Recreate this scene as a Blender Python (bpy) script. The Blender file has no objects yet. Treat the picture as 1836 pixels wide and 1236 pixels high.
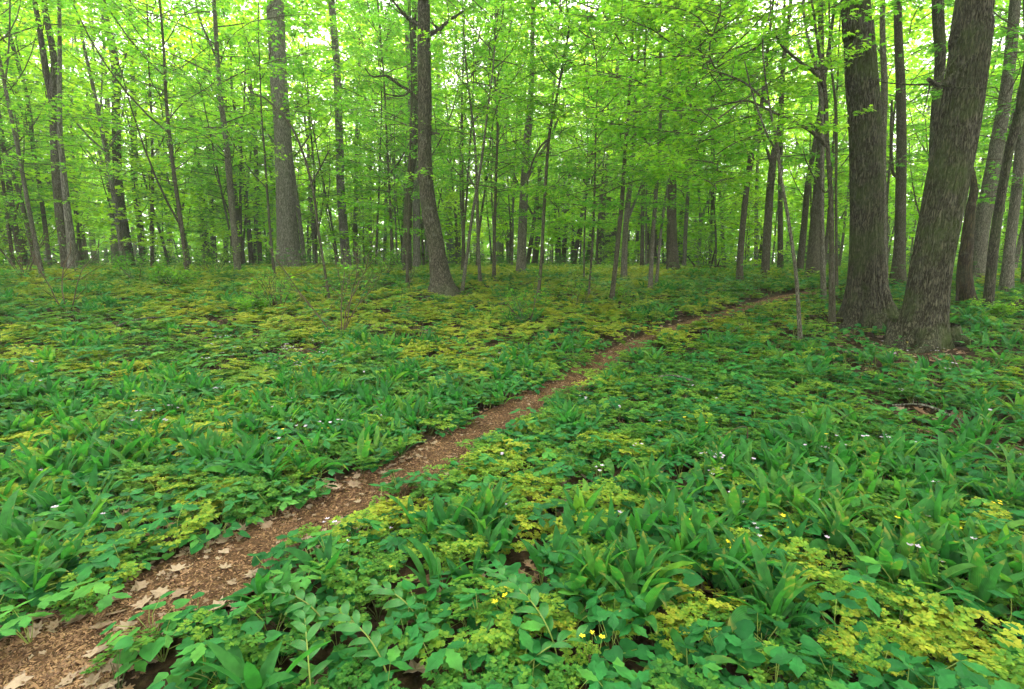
import bpy, math, random
import numpy as np
from mathutils import Vector, Euler, Matrix
R = math.radians
random.seed(11)
rng = np.random.default_rng(11)
scene = bpy.context.scene
COL = scene.collection

# ------------------------------------------------------------------ camera, sky, sun, exposure
EYE, PITCH, F = 1.40, R(9.3), 918.0          # F in pixels of the 1836 px wide photograph
cd = bpy.data.cameras.new('camera'); cam = bpy.data.objects.new('camera', cd); COL.objects.link(cam)
cd.sensor_width = 36; cd.lens = 18; cd.clip_start = .05; cd.clip_end = 600
cam.location = (0, 0, EYE); cam.rotation_euler = (R(90) - PITCH, 0, 0)
scene.camera = cam

SUN_EL, SUN_ROT = 50, 345
world = bpy.data.worlds.new('World'); scene.world = world; world.use_nodes = True
wn, wl = world.node_tree.nodes, world.node_tree.links
bg = wn['Background']; bg.inputs['Strength'].default_value = .15
sky = wn.new('ShaderNodeTexSky'); sky.sky_type = 'NISHITA'; sky.sun_disc = False
sky.sun_elevation = R(SUN_EL); sky.sun_rotation = R(SUN_ROT); sky.dust_density = 3
wm = wn.new('ShaderNodeMix'); wm.data_type = 'RGBA'; wm.inputs[0].default_value = .82
wl.new(sky.outputs[0], wm.inputs[6]); wm.inputs[7].default_value = (9.5, 9.2, 8.6, 1)      # bright overcast cloud
wl.new(wm.outputs[2], bg.inputs['Color'])
sd = bpy.data.lights.new('sun', 'SUN'); sun = bpy.data.objects.new('sun', sd); COL.objects.link(sun)
sd.energy = 1.5; sd.angle = R(16); sd.color = (1, .94, .82)
az = R(SUN_ROT)
sdir = Vector((math.sin(az) * math.cos(R(SUN_EL)), math.cos(az) * math.cos(R(SUN_EL)), math.sin(R(SUN_EL))))
sun.rotation_euler = sdir.to_track_quat('Z', 'Y').to_euler()
vs = scene.view_settings
vs.view_transform = 'Standard'; vs.look = 'None'; vs.gamma = 1; vs.use_curve_mapping = False; vs.exposure = 2.35
cy = scene.cycles
cy.max_bounces = 10; cy.diffuse_bounces = 4; cy.glossy_bounces = 1; cy.transmission_bounces = 8; cy.transparent_max_bounces = 4
cy.use_denoising = True; cy.caustics_reflective = False; cy.caustics_refractive = False
cy.sample_clamp_indirect = 6
try:
    cy.use_adaptive_sampling = True; cy.adaptive_threshold = .02
except Exception: pass

# ------------------------------------------------------------------ noise and terrain
def _h(ix, iy, iz, s):
    n = (ix.astype(np.int64) * 374761393 + iy.astype(np.int64) * 668265263 + iz.astype(np.int64) * 2147483647 + s * 1274126177) & 0xffffffff
    n = ((n ^ (n >> 13)) * 1274126177) & 0xffffffff
    n = ((n ^ (n >> 16)) * 2246822519) & 0xffffffff
    return ((n ^ (n >> 15)) & 0xffffff) / float(0xffffff)
def noise3(x, y, z, s=0):
    x, y, z = np.broadcast_arrays(np.asarray(x, float), np.asarray(y, float), np.asarray(z, float))
    ix, iy, iz = np.floor(x), np.floor(y), np.floor(z)
    fx, fy, fz = x - ix, y - iy, z - iz
    fx, fy, fz = [t * t * (3 - 2 * t) for t in (fx, fy, fz)]
    r = 0
    for dx in (0, 1):
        for dy in (0, 1):
            for dz in (0, 1):
                w = (fx if dx else 1 - fx) * (fy if dy else 1 - fy) * (fz if dz else 1 - fz)
                r = r + w * _h(ix + dx, iy + dy, iz + dz, s)
    return r
def fbm(x, y, z=0., s=0, o=4):
    r, a, t = 0, .5, 0
    for k in range(o):
        r = r + a * noise3(np.asarray(x) * 2 ** k, np.asarray(y) * 2 ** k, np.asarray(z) * 2 ** k, s + k); t += a; a *= .5
    return r / t
def ground(x, y):
    x = np.asarray(x, float); y = np.asarray(y, float)
    r = np.hypot(x, y)
    t = np.clip((r - 4) / 13., 0, 1); t = t * t * (3 - 2 * t)
    z = .95 * t + .10 * np.clip(r / 12, 0, 1) * (fbm(x / 4.5, y / 4.5, 0, 5, 3) - .5)
    return z + .06 * (fbm(x / 1.3 + 9, y / 1.3, 0, 8, 2) - .5) * np.clip(r / 2, 0, 1)
def gz(x, y): return float(ground(x, y))
cp, sp = math.cos(PITCH), math.sin(PITCH)
FWD, UP = Vector((0, cp, -sp)), Vector((0, sp, cp))
def ray(px, py): return Vector((1, 0, 0)) * ((px - 918) / F) + UP * ((618 - py) / F) + FWD
def hit(px, py, far=42.):
    """where the photograph's pixel meets the ground; no farther than FAR metres ahead"""
    d = ray(px, py); lo, t = .3, .3
    while t < far:
        p = d * t
        if EYE + p.z < gz(p.x, p.y):
            for _ in range(24):
                m = (lo + t) / 2; p = d * m
                if EYE + p.z < gz(p.x, p.y): t = m
                else: lo = m
            p = d * t
            return Vector((p.x, p.y, gz(p.x, p.y)))
        lo = t; t *= 1.02
    p = d * far
    return Vector((p.x, p.y, gz(p.x, p.y)))
def on_plane(px, py, Y):
    d = ray(px, py); t = Y / d.y
    return Vector((d.x * t, Y, EYE + d.z * t))
def proj(P):
    P = np.asarray(P, float); q = P - np.array([0, 0, EYE])
    dz = q[..., 1] * cp - q[..., 2] * sp; dy = q[..., 1] * sp + q[..., 2] * cp
    return 918 + F * q[..., 0] / dz, 618 - F * dy / dz, dz

# ------------------------------------------------------------------ materials
def mat(name):
    m = bpy.data.materials.new(name); m.use_nodes = True
    return m, m.node_tree.nodes, m.node_tree.links, m.node_tree.nodes['Principled BSDF']
def ramp(n, stops):
    r = n.new('ShaderNodeValToRGB'); e = r.color_ramp.elements
    while len(e) < len(stops): e.new(.5)
    for i, (p, c) in enumerate(stops): e[i].position = p; e[i].color = (*c, 1)
    return r
def mixc(n, l, fac, a, b, mode='MIX'):
    m = n.new('ShaderNodeMix'); m.data_type = 'RGBA'; m.blend_type = mode
    for v, i in ((fac, 0), (a, 6), (b, 7)):
        if hasattr(v, 'is_output') or isinstance(v, bpy.types.NodeSocket): l.new(v, m.inputs[i])
        elif i == 0: m.inputs[0].default_value = v
        else: m.inputs[i].default_value = (*v, 1)
    return m.outputs[2]
def leaf_mat(name, stops, trans=.45, tcol=(1.6, 1.9, .8), source='island', rough=.55, spec=.25, veins=None, vary=.25):
    """leaf: reflecting and letting light through; colour varies leaf by leaf"""
    m, n, l, b = mat(name)
    if source == 'island':
        g = n.new('ShaderNodeNewGeometry'); fac = g.outputs['Random Per Island']
        oi = n.new('ShaderNodeObjectInfo')
        ma = n.new('ShaderNodeMath'); ma.operation = 'MULTIPLY_ADD'; ma.inputs[1].default_value = .55
        mb = n.new('ShaderNodeMath'); mb.operation = 'MULTIPLY'; mb.inputs[1].default_value = .45
        l.new(oi.outputs['Random'], mb.inputs[0]); l.new(fac, ma.inputs[0]); l.new(mb.outputs[0], ma.inputs[2]); fac = ma.outputs[0]
    else:
        a = n.new('ShaderNodeAttribute'); a.attribute_type = 'INSTANCER'; a.attribute_name = 'tint'
        g = n.new('ShaderNodeNewGeometry')
        ma = n.new('ShaderNodeMath'); ma.operation = 'MULTIPLY_ADD'; ma.inputs[1].default_value = vary; ma.use_clamp = True
        ms = n.new('ShaderNodeMath'); ms.operation = 'SUBTRACT'; ms.inputs[1].default_value = vary / 2
        l.new(a.outputs['Fac'], ms.inputs[0]); l.new(g.outputs['Random Per Island'], ma.inputs[0]); l.new(ms.outputs[0], ma.inputs[2]); fac = ma.outputs[0]
    r = ramp(n, stops); l.new(fac, r.inputs[0]); col = r.outputs[0]
    tc = n.new('ShaderNodeTexCoord'); no = n.new('ShaderNodeTexNoise'); no.inputs['Scale'].default_value = 30
    l.new(tc.outputs['Object'], no.inputs[0])
    rr = ramp(n, [(.3, (.75, .75, .75)), (.7, (1.2, 1.2, 1.2))]); l.new(no.outputs[0], rr.inputs[0])
    col = mixc(n, l, 1., col, rr.outputs[0], 'MULTIPLY')
    if veins:
        uv = n.new('ShaderNodeUVMap'); sx = n.new('ShaderNodeSeparateXYZ'); l.new(uv.outputs[0], sx.inputs[0])
        w = n.new('ShaderNodeTexWave'); w.inputs['Scale'].default_value = veins; w.bands_direction = 'X'; w.inputs['Distortion'].default_value = .6
        l.new(uv.outputs[0], w.inputs[0])
        rv = ramp(n, [(0, (.88, .88, .88)), (1, (1.1, 1.1, 1.06))]); l.new(w.outputs[0], rv.inputs[0])
        col = mixc(n, l, 1., col, rv.outputs[0], 'MULTIPLY')
        sn = n.new('ShaderNodeTexNoise'); sn.inputs['Scale'].default_value = 22; sn.inputs['Detail'].default_value = 3; l.new(tc.outputs['Object'], sn.inputs[0])
        mm = n.new('ShaderNodeMath'); mm.operation = 'MULTIPLY_ADD'; mm.inputs[1].default_value = .22; l.new(sx.outputs['Y'], mm.inputs[0]); l.new(sn.outputs[0], mm.inputs[2])
        sr = ramp(n, [(.74, (0, 0, 0)), (.86, (.75, .75, .75))]); l.new(mm.outputs[0], sr.inputs[0])
        col = mixc(n, l, sr.outputs[0], col, (.24, .20, .05))              # yellowed, browned tips and blotches
        bp = n.new('ShaderNodeBump'); bp.inputs['Strength'].default_value = .35; bp.inputs['Distance'].default_value = .002
        l.new(w.outputs[0], bp.inputs['Height']); l.new(bp.outputs[0], b.inputs['Normal'])
    l.new(col, b.inputs['Base Color']); b.inputs['Roughness'].default_value = rough; b.inputs['Specular IOR Level'].default_value = spec
    t = n.new('ShaderNodeBsdfTranslucent'); l.new(mixc(n, l, 1., col, tcol, 'MULTIPLY'), t.inputs[0])
    mx = n.new('ShaderNodeMixShader'); mx.inputs[0].default_value = trans
    l.new(b.outputs[0], mx.inputs[1]); l.new(t.outputs[0], mx.inputs[2])
    l.new(mx.outputs[0], n['Material Output'].inputs[0])
    return m
def bark_mat(name, dark, mid, light, moss=.3, scale=1., lichen=.3, bump=1.):
    m, n, l, b = mat(name)
    tc = n.new('ShaderNodeTexCoord')
    def stretched(sc, zs, det, rough_, dist):
        mp = n.new('ShaderNodeMapping'); mp.inputs['Scale'].default_value = (sc * scale, sc * scale, zs * scale); l.new(tc.outputs['Object'], mp.inputs[0])
        no = n.new('ShaderNodeTexNoise'); no.inputs['Scale'].default_value = 1; no.inputs['Detail'].default_value = det; no.inputs['Roughness'].default_value = rough_; no.inputs['Distortion'].default_value = dist
        l.new(mp.outputs[0], no.inputs[0]); return no.outputs[0]
    def math_(op, a, b_, clamp=False):
        q = n.new('ShaderNodeMath'); q.operation = op; q.use_clamp = clamp
        for k, v in enumerate((a, b_)):
            if isinstance(v, (int, float)): q.inputs[k].default_value = v
            else: l.new(v, q.inputs[k])
        return q.outputs[0]
    big = stretched(44, 6.5, 4, .6, .5)                         # vertical plates between furrows
    rid = math_('MULTIPLY', math_('ABSOLUTE', math_('SUBTRACT', big, .5), 0), 7., True)
    fine = stretched(110, 30, 6, .7, .2)
    hh = math_('ADD', math_('MULTIPLY', rid, .62), math_('MULTIPLY', fine, .75))
    class _o: outputs = [hh]
    h = _o
    r = ramp(n, [(.35, dark), (.6, mid), (.95, light)]); l.new(h.outputs[0], r.inputs[0])
    ln = n.new('ShaderNodeTexNoise'); ln.inputs['Scale'].default_value = 7; ln.inputs['Detail'].default_value = 6; ln.inputs['Roughness'].default_value = .7; l.new(tc.outputs['Object'], ln.inputs[0])
    lr = ramp(n, [(.56, (0, 0, 0)), (.68, (lichen,) * 3)]); l.new(ln.outputs[0], lr.inputs[0])
    col = mixc(n, l, lr.outputs[0], r.outputs[0], (.16, .165, .125))
    mn = n.new('ShaderNodeTexNoise'); mn.inputs['Scale'].default_value = 1.6; mn.inputs['Detail'].default_value = 7; mn.inputs['Roughness'].default_value = .65; l.new(tc.outputs['Object'], mn.inputs[0])
    mr = ramp(n, [(.46, (0, 0, 0)), (.66, (moss,) * 3)]); l.new(mn.outputs[0], mr.inputs[0])
    col = mixc(n, l, mr.outputs[0], col, (.055, .085, .018))
    l.new(col, b.inputs['Base Color']); b.inputs['Roughness'].default_value = .92; b.inputs['Specular IOR Level'].default_value = .15
    bp = n.new('ShaderNodeBump'); bp.inputs['Strength'].default_value = .9 * bump; bp.inputs['Distance'].default_value = .03; l.new(h.outputs[0], bp.inputs['Height'])
    l.new(bp.outputs[0], b.inputs['Normal'])
    return m
M = {}
M['bark_big'] = bark_mat('ridged maple bark', (.008, .0075, .004), (.042, .040, .023), (.115, .108, .072), moss=.75, lichen=.35)
M['bark_scaly'] = bark_mat('scaly lichened bark', (.013, .011, .007), (.055, .050, .032), (.17, .16, .115), moss=.3, lichen=.6, scale=1.4)
M['bark_grey'] = bark_mat('grey plated bark', (.035, .032, .026), (.135, .126, .10), (.26, .25, .21), moss=.12, lichen=.4)
M['bark_thin'] = bark_mat('thin grey brown bark', (.022, .019, .011), (.07, .063, .038), (.15, .14, .095), moss=.35, scale=1.8, lichen=.5)
M['bark_pale'] = bark_mat('pale blotched bark', (.03, .028, .018), (.115, .107, .074), (.24, .23, .175), moss=.2, scale=1.8, lichen=.6)
M['twig'] = bark_mat('dark twig bark', (.03, .026, .016), (.065, .056, .034), (.12, .105, .07), moss=.1, scale=3, bump=.3)
M['redtwig'] = bark_mat('reddish brown twig bark', (.03, .022, .013), (.075, .055, .03), (.12, .09, .055), moss=.1, scale=3, bump=.3)
M['rot'] = bark_mat('rotten wood', (.010, .008, .004), (.030, .025, .012), (.075, .055, .028), moss=.3)
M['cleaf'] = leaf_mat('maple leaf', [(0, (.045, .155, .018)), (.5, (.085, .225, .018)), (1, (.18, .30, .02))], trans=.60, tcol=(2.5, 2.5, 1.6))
M['cleaf_far'] = leaf_mat('maple leaf with painted light', [(0, (.10, .235, .020)), (.5, (.165, .30, .021)), (1, (.27, .365, .023))], trans=.68, tcol=(2.6, 2.6, 1.4))  # maple leaf copy with far daylight put into its brighter colour
M['fern'] = leaf_mat('ferny ground leaf', [(0, (.03, .13, .02)), (.35, (.075, .19, .026)), (.65, (.16, .275, .03)), (1, (.31, .325, .034))], trans=.3, tcol=(1.8, 1.9, .8), source='inst', spec=.08, rough=.65, vary=.45)
M['violet'] = leaf_mat('violet leaf', [(0, (.010, .085, .020)), (.5, (.022, .15, .032)), (1, (.075, .24, .034))], trans=.25, tcol=(1.8, 2, .9), source='inst', rough=.6, spec=.12, vary=.6)
M['leek'] = leaf_mat('wild leek leaf', [(0, (.018, .105, .024)), (.6, (.036, .16, .032)), (1, (.11, .23, .036))], trans=.42, tcol=(1.8, 2, .9), rough=.55, spec=.16, veins=3.2)
M['leek_far'] = leaf_mat('distant wild leek leaf', [(0, (.018, .105, .024)), (.6, (.036, .16, .032)), (1, (.11, .23, .036))], trans=.42, tcol=(1.8, 2, .9), rough=.55, spec=.15, source='inst', vary=.6)
M['seal'] = leaf_mat('solomons seal leaf', [(0, (.018, .13, .028)), (1, (.045, .19, .03))], trans=.35, tcol=(1.8, 2, .9), rough=.45, spec=.35, veins=2.2)
def plain(name, c, rough=.7, c2=None, sc=40, trans=0):
    m, n, l, b = mat(name)
    tc = n.new('ShaderNodeTexCoord'); no = n.new('ShaderNodeTexNoise'); no.inputs['Scale'].default_value = sc; no.inputs['Detail'].default_value = 5
    l.new(tc.outputs['Object'], no.inputs[0])
    c2 = c2 or tuple(v * .6 for v in c)
    g = n.new('ShaderNodeNewGeometry'); oi = n.new('ShaderNodeObjectInfo')
    ad = n.new('ShaderNodeMath'); ad.operation = 'ADD'; l.new(g.outputs['Random Per Island'], ad.inputs[0]); l.new(oi.outputs['Random'], ad.inputs[1])
    fr = n.new('ShaderNodeMath'); fr.operation = 'FRACT'; l.new(ad.outputs[0], fr.inputs[0])
    ab = n.new('ShaderNodeMath'); ab.operation = 'MULTIPLY_ADD'; ab.inputs[1].default_value = .5; l.new(fr.outputs[0], ab.inputs[0]); 
    hf = n.new('ShaderNodeMath'); hf.operation = 'MULTIPLY'; hf.inputs[1].default_value = .6; l.new(no.outputs[0], hf.inputs[0]); l.new(hf.outputs[0], ab.inputs[2])
    r = ramp(n, [(.15, c2), (.85, c)]); l.new(ab.outputs[0], r.inputs[0]); l.new(r.outputs[0], b.inputs['Base Color'])
    b.inputs['Roughness'].default_value = rough; b.inputs['Specular IOR Level'].default_value = .2
    return m
M['stem'] = plain('pale green stem', (.20, .27, .05), .5)
M['stem_dark'] = plain('brown green stem', (.06, .075, .02), .6)
M['petal'] = plain('pale lilac petal', (.50, .43, .53), .6, (.36, .28, .40))
M['ypetal'] = plain('yellow petal', (.75, .62, .02), .5)
M['dead'] = plain('dead leaf', (.22, .13, .075), .75, (.075, .038, .02), 25)
M['dead_pale'] = plain('bleached dead leaf', (.30, .22, .155), .7, (.14, .085, .05), 25)
M['chip'] = plain('bark mulch chip', (.33, .19, .10), .85, (.045, .024, .013), 60)

def soil_mat(name, path=False):
    m, n, l, b = mat(name)
    tc = n.new('ShaderNodeTexCoord')
    no = n.new('ShaderNodeTexNoise'); no.inputs['Scale'].default_value = 14 if not path else 40; no.inputs['Detail'].default_value = 9; no.inputs['Roughness'].default_value = .7
    vo = n.new('ShaderNodeTexVoronoi'); vo.inputs['Scale'].default_value = 26 if not path else 90
    l.new(tc.outputs['Object'], no.inputs[0]); l.new(tc.outputs['Object'], vo.inputs[0])
    if path: r = ramp(n, [(.3, (.02, .011, .006)), (.5, (.07, .040, .022)), (.7, (.17, .10, .052))])
    else: r = ramp(n, [(.3, (.010, .007, .004)), (.5, (.03, .02, .011)), (.72, (.09, .058, .032))])
    l.new(no.outputs[0], r.inputs[0])
    rv = ramp(n, [(0, (.55, .5, .45)), (1, (1.5, 1.4, 1.3))]); l.new(vo.outputs['Color'], rv.inputs[0])
    l.new(mixc(n, l, 1., r.outputs[0], rv.outputs[0], 'MULTIPLY'), b.inputs['Base Color'])
    b.inputs['Roughness'].default_value = .95; b.inputs['Specular IOR Level'].default_value = .1
    bp = n.new('ShaderNodeBump'); bp.inputs['Distance'].default_value = .02; bp.inputs['Strength'].default_value = .8
    l.new(no.outputs[0], bp.inputs['Height']); l.new(bp.outputs[0], b.inputs['Normal'])
    return m
M['soil'] = soil_mat('leaf litter soil'); M['path'] = soil_mat('mulch path', True)

# ------------------------------------------------------------------ mesh helpers
def mesh(name, V, T, mats, mi=None, smooth=False, uv=None):
    """triangle mesh from arrays"""
    V = np.asarray(V, np.float32).reshape(-1, 3); T = np.asarray(T, np.int32).reshape(-1, 3)
    me = bpy.data.meshes.new(name)
    me.vertices.add(len(V)); me.vertices.foreach_set('co', V.ravel())
    me.loops.add(T.size); me.loops.foreach_set('vertex_index', T.ravel())
    me.polygons.add(len(T)); me.polygons.foreach_set('loop_start', np.arange(0, T.size, 3, dtype=np.int32))
    me.polygons.foreach_set('loop_total', np.full(len(T), 3, np.int32))
    if mi is not None: me.polygons.foreach_set('material_index', np.asarray(mi, np.int32))
    me.polygons.foreach_set('use_smooth', np.full(len(T), smooth, bool))
    if uv is not None:
        u = me.uv_layers.new(name='UVMap'); u.data.foreach_set('uv', np.asarray(uv, np.float32)[T.ravel()].ravel())
    for m in (mats if isinstance(mats, (list, tuple)) else [mats]): me.materials.append(m)
    me.update(calc_edges=True); me.validate()
    return me
class MB:
    def __init__(s): s.V, s.T, s.I, s.U, s.n = [], [], [], [], 0
    def add(s, V, T, mi=0, uv=None):
        V = np.asarray(V, float).reshape(-1, 3); T = np.asarray(T, int).reshape(-1, 3)
        s.V.append(V); s.T.append(T + s.n); s.I.append(np.full(len(T), mi)); s.U.append(uv if uv is not None else np.zeros((len(V), 2))); s.n += len(V)
    def mesh(s, name, mats, smooth=False):
        return mesh(name, np.concatenate(s.V), np.concatenate(s.T), mats, np.concatenate(s.I), smooth, np.concatenate(s.U))
def link(name, me, parent=None, loc=(0, 0, 0), rot=(0, 0, 0), sc=1.):
    o = bpy.data.objects.new(name, me); COL.objects.link(o); o.parent = parent
    o.location = loc; o.rotation_euler = rot; o.scale = (sc,) * 3 if not hasattr(sc, '__len__') else sc
    return o
def tag(o, label=None, cat=None, group=None, kind=None):
    for k, v in (('label', label), ('category', cat), ('group', group), ('kind', kind)):
        if v: o[k] = v
    return o
def spline(P, n):
    """Catmull-Rom through rows of P (any width)"""
    P = np.asarray(P, float); m = len(P)
    if m == 2: return P[0] + (P[1] - P[0]) * np.linspace(0, 1, n)[:, None]
    Q = np.vstack([2 * P[0] - P[1], P, 2 * P[-1] - P[-2]])
    t = np.linspace(0, m - 1 - 1e-6, n); i = t.astype(int); f = (t - i)[:, None]
    a, b, c, d = Q[i], Q[i + 1], Q[i + 2], Q[i + 3]
    return .5 * (2 * b + (c - a) * f + (2 * a - 5 * b + 4 * c - d) * f ** 2 + (3 * b - a - 3 * c + d) * f ** 3)
def tube(P, r, segs=8, rad=None, cap=True):
    """P (n,3), r (n,); rad(theta, s, z) multiplies the radius. returns V, T"""
    P = np.asarray(P, float); r = np.asarray(r, float); n = len(P)
    t = np.gradient(P, axis=0); t /= np.linalg.norm(t, axis=1)[:, None] + 1e-9
    ref = np.array([1., 0, 0]) if abs(t[0][0]) < .8 else np.array([0, 1., 0])
    a = np.cross(t, ref); a /= np.linalg.norm(a, axis=1)[:, None] + 1e-9; b = np.cross(t, a)
    th = np.linspace(0, 2 * np.pi, segs, endpoint=False)
    RR = r[:, None] * np.ones((1, segs))
    if rad is not None: RR = RR * rad(th[None, :], np.arange(n)[:, None], P[:, 2][:, None])
    V = P[:, None] + RR[..., None] * (np.cos(th)[None, :, None] * a[:, None] + np.sin(th)[None, :, None] * b[:, None])
    i = np.arange(n - 1)[:, None] * segs; j = np.arange(segs)[None]; k = (j + 1) % segs
    A, B, C, D = i + j, i + k, i + segs + k, i + segs + j
    T = np.concatenate([np.stack([A, B, C], -1).reshape(-1, 3), np.stack([A, C, D], -1).reshape(-1, 3)])
    V = V.reshape(-1, 3)
    if cap:
        V = np.vstack([V, P[-1]]); e = (n - 1) * segs
        T = np.vstack([T, np.stack([e + np.arange(segs), e + (np.arange(segs) + 1) % segs, np.full(segs, len(V) - 1)], -1)])
    return V, T
def stamp(tv, tt, pos, xa, up, sc):
    """copies of a template (x side, y along, z normal) at pos; xa = direction of +y, up = rough normal"""
    pos, ya, up = [np.asarray(v, float) for v in (pos, xa, up)]
    ya = ya / (np.linalg.norm(ya, axis=1)[:, None] + 1e-9)
    x = np.cross(ya, up); x /= np.linalg.norm(x, axis=1)[:, None] + 1e-9; z = np.cross(x, ya)
    sc = np.broadcast_to(np.asarray(sc, float), (len(pos),))[:, None, None]
    V = pos[:, None] + sc * (tv[None, :, :1] * x[:, None] + tv[None, :, 1:2] * ya[:, None] + tv[None, :, 2:] * z[:, None])
    T = tt[None] + (np.arange(len(pos)) * len(tv))[:, None, None]
    return V.reshape(-1, 3), T.reshape(-1, 3)
def fan(outline, centre):
    o = np.array(outline, float); k = len(o)
    V = np.vstack([o, centre]); T = np.array([[i, (i + 1) % k, k] for i in range(k)])
    return V, T
LEAF5 = fan([(0, 0, 0), (.42, .02, -.06), (.26, .28, 0), (.60, .60, -.10), (.2, .58, .0), (0, 1, -.12), (-.2, .58, 0), (-.60, .60, -.10), (-.26, .28, 0), (-.42, .02, -.06)], (0, .32, .05))
LEAF3 = (np.array([(0, 0, 0), (.55, .45, -.08), (.16, .5, .0), (0, 1, -.1), (-.16, .5, 0), (-.55, .45, -.08)], float), np.array([(0, 1, 2), (0, 2, 4), (2, 3, 4), (0, 4, 5)]))
LEAF2 = (np.array([(0, 0, 0), (.45, .5, -.08), (0, 1, 0), (-.45, .5, -.08)], float), np.array([(0, 1, 2), (0, 2, 3)]))

# ------------------------------------------------------------------ haze added to lighten the dark far woods
def build_haze():
    m = bpy.data.materials.new('added haze'); m.use_nodes = True; n = m.node_tree.nodes; l = m.node_tree.links; n.remove(n['Principled BSDF'])
    v = n.new('ShaderNodeVolumePrincipled'); v.inputs['Density'].default_value = .0018; v.inputs['Color'].default_value = (.92, .95, .90, 1); v.inputs['Anisotropy'].default_value = .3
    l.new(v.outputs[0], n['Material Output'].inputs['Volume'])
    x, y0, y1, z0, z1 = 176, -176, 176, -1.5, 36
    V = [(a, b, c) for c in (z0, z1) for a, b in ((-x, y0), (x, y0), (x, y1), (-x, y1))]
    T = [(0, 2, 1), (0, 3, 2), (4, 5, 6), (4, 6, 7), (0, 1, 5), (0, 5, 4), (1, 2, 6), (1, 6, 5), (2, 3, 7), (2, 7, 6), (3, 0, 4), (3, 4, 7)]
    tag(link('haze', mesh('haze', V, T, m)), kind='stuff', label='thin haze added to lighten the dark far woods')
# ------------------------------------------------------------------ ground
def build_ground():
    na = 240; rr = np.concatenate([[0.], np.geomspace(.25, 170, 190)])
    th = np.linspace(0, 2 * np.pi, na, endpoint=False)
    X = rr[:, None] * np.cos(th); Y = rr[:, None] * np.sin(th); Z = ground(X, Y)
    V = np.stack([X, Y, Z], -1).reshape(-1, 3)
    i = np.arange(len(rr) - 1)[:, None] * na; j = np.arange(na)[None]; k = (j + 1) % na
    T = np.concatenate([np.stack([i + j, i + na + j, i + na + k], -1).reshape(-1, 3), np.stack([i + j, i + na + k, i + k], -1).reshape(-1, 3)])
    tag(link('ground', mesh('ground', V, T[np.ptp(T, axis=1) > 0], M['soil'], smooth=True)), kind='structure', label='brown forest soil under leaf litter and spring plants')
build_ground(); build_haze()

# footpath: its two edges read off the photograph and laid on the ground
EL = [(-330, 1330), (-120, 1236), (0, 1172), (200, 1078), (400, 978), (560, 897), (700, 838), (850, 758), (1000, 682), (1060, 645), (1150, 608), (1230, 579), (1330, 553), (1400, 533), (1500, 520)]
ER = [(-60, 1400), (90, 1290), (240, 1165), (380, 1085), (530, 1003), (640, 938), (760, 870), (880, 802), (1000, 728), (1082, 672), (1140, 628), (1172, 612), (1236, 588), (1332, 560), (1404, 537), (1504, 523)]
pe = [np.array([hit(*p)[:2] for p in E]) for E in (EL, ER)]
pl, pr = spline(pe[0], 160), spline(pe[1], 160)
# put both edges on a common parameter by nearest points
ctr = (pl + pr[np.array([np.argmin(np.hypot(*(pr - q).T)) for q in pl])]) / 2
hw = np.array([np.min(np.hypot(*(pr - q).T)) for q in pl]) / 2
hw = np.clip(np.convolve(np.pad(hw, 4, 'edge'), np.ones(9) / 9, 'valid') * np.interp(np.arange(len(hw)), [0, 45, 90, 159], [1.22, 1.05, .86, .9]), .11, .38)
ctr = np.stack([np.convolve(np.pad(c, 4, 'edge'), np.ones(9) / 9, 'valid') for c in ctr.T], -1)
def path_d(x, y):
    """signed distance outside the path's edge (negative on it)"""
    x = np.atleast_1d(x); y = np.atleast_1d(y); out = np.empty(len(x))
    for s in range(0, len(x), 4000):
        d = np.hypot(x[s:s + 4000, None] - ctr[None, :, 0], y[s:s + 4000, None] - ctr[None, :, 1]) - hw[None]
        out[s:s + 4000] = d.min(1)
    return out
def build_path():
    global path_obj
    n, m = 460, 9
    c = spline(ctr, n); w = np.interp(np.linspace(0, 1, n), np.linspace(0, 1, len(hw)), hw) + .07
    t = np.gradient(c, axis=0); t /= np.linalg.norm(t, axis=1)[:, None]; nn = np.stack([-t[:, 1], t[:, 0]], -1)
    u = np.linspace(-1, 1, m)
    P = c[:, None] + nn[:, None] * (u[None, :, None] * w[:, None, None])
    Z = ground(P[..., 0], P[..., 1]) + .008 + .010 * fbm(P[..., 0] * 12, P[..., 1] * 12, 0, 3, 2) - .006 * (1 - u[None] ** 2) * 0
    V = np.dstack([P, Z]).reshape(-1, 3)
    i = np.arange(n - 1)[:, None] * m; j = np.arange(m - 1)[None]
    T = np.concatenate([np.stack([i + j, i + j + 1, i + m + j + 1], -1).reshape(-1, 3), np.stack([i + j, i + m + j + 1, i + m + j], -1).reshape(-1, 3)])
    path_obj = tag(link('footpath', mesh('footpath', V, T[:, ::-1], M['path'], smooth=True)), kind='structure', label='narrow brown mulch footpath winding diagonally through the green plants')
build_path()

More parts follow.
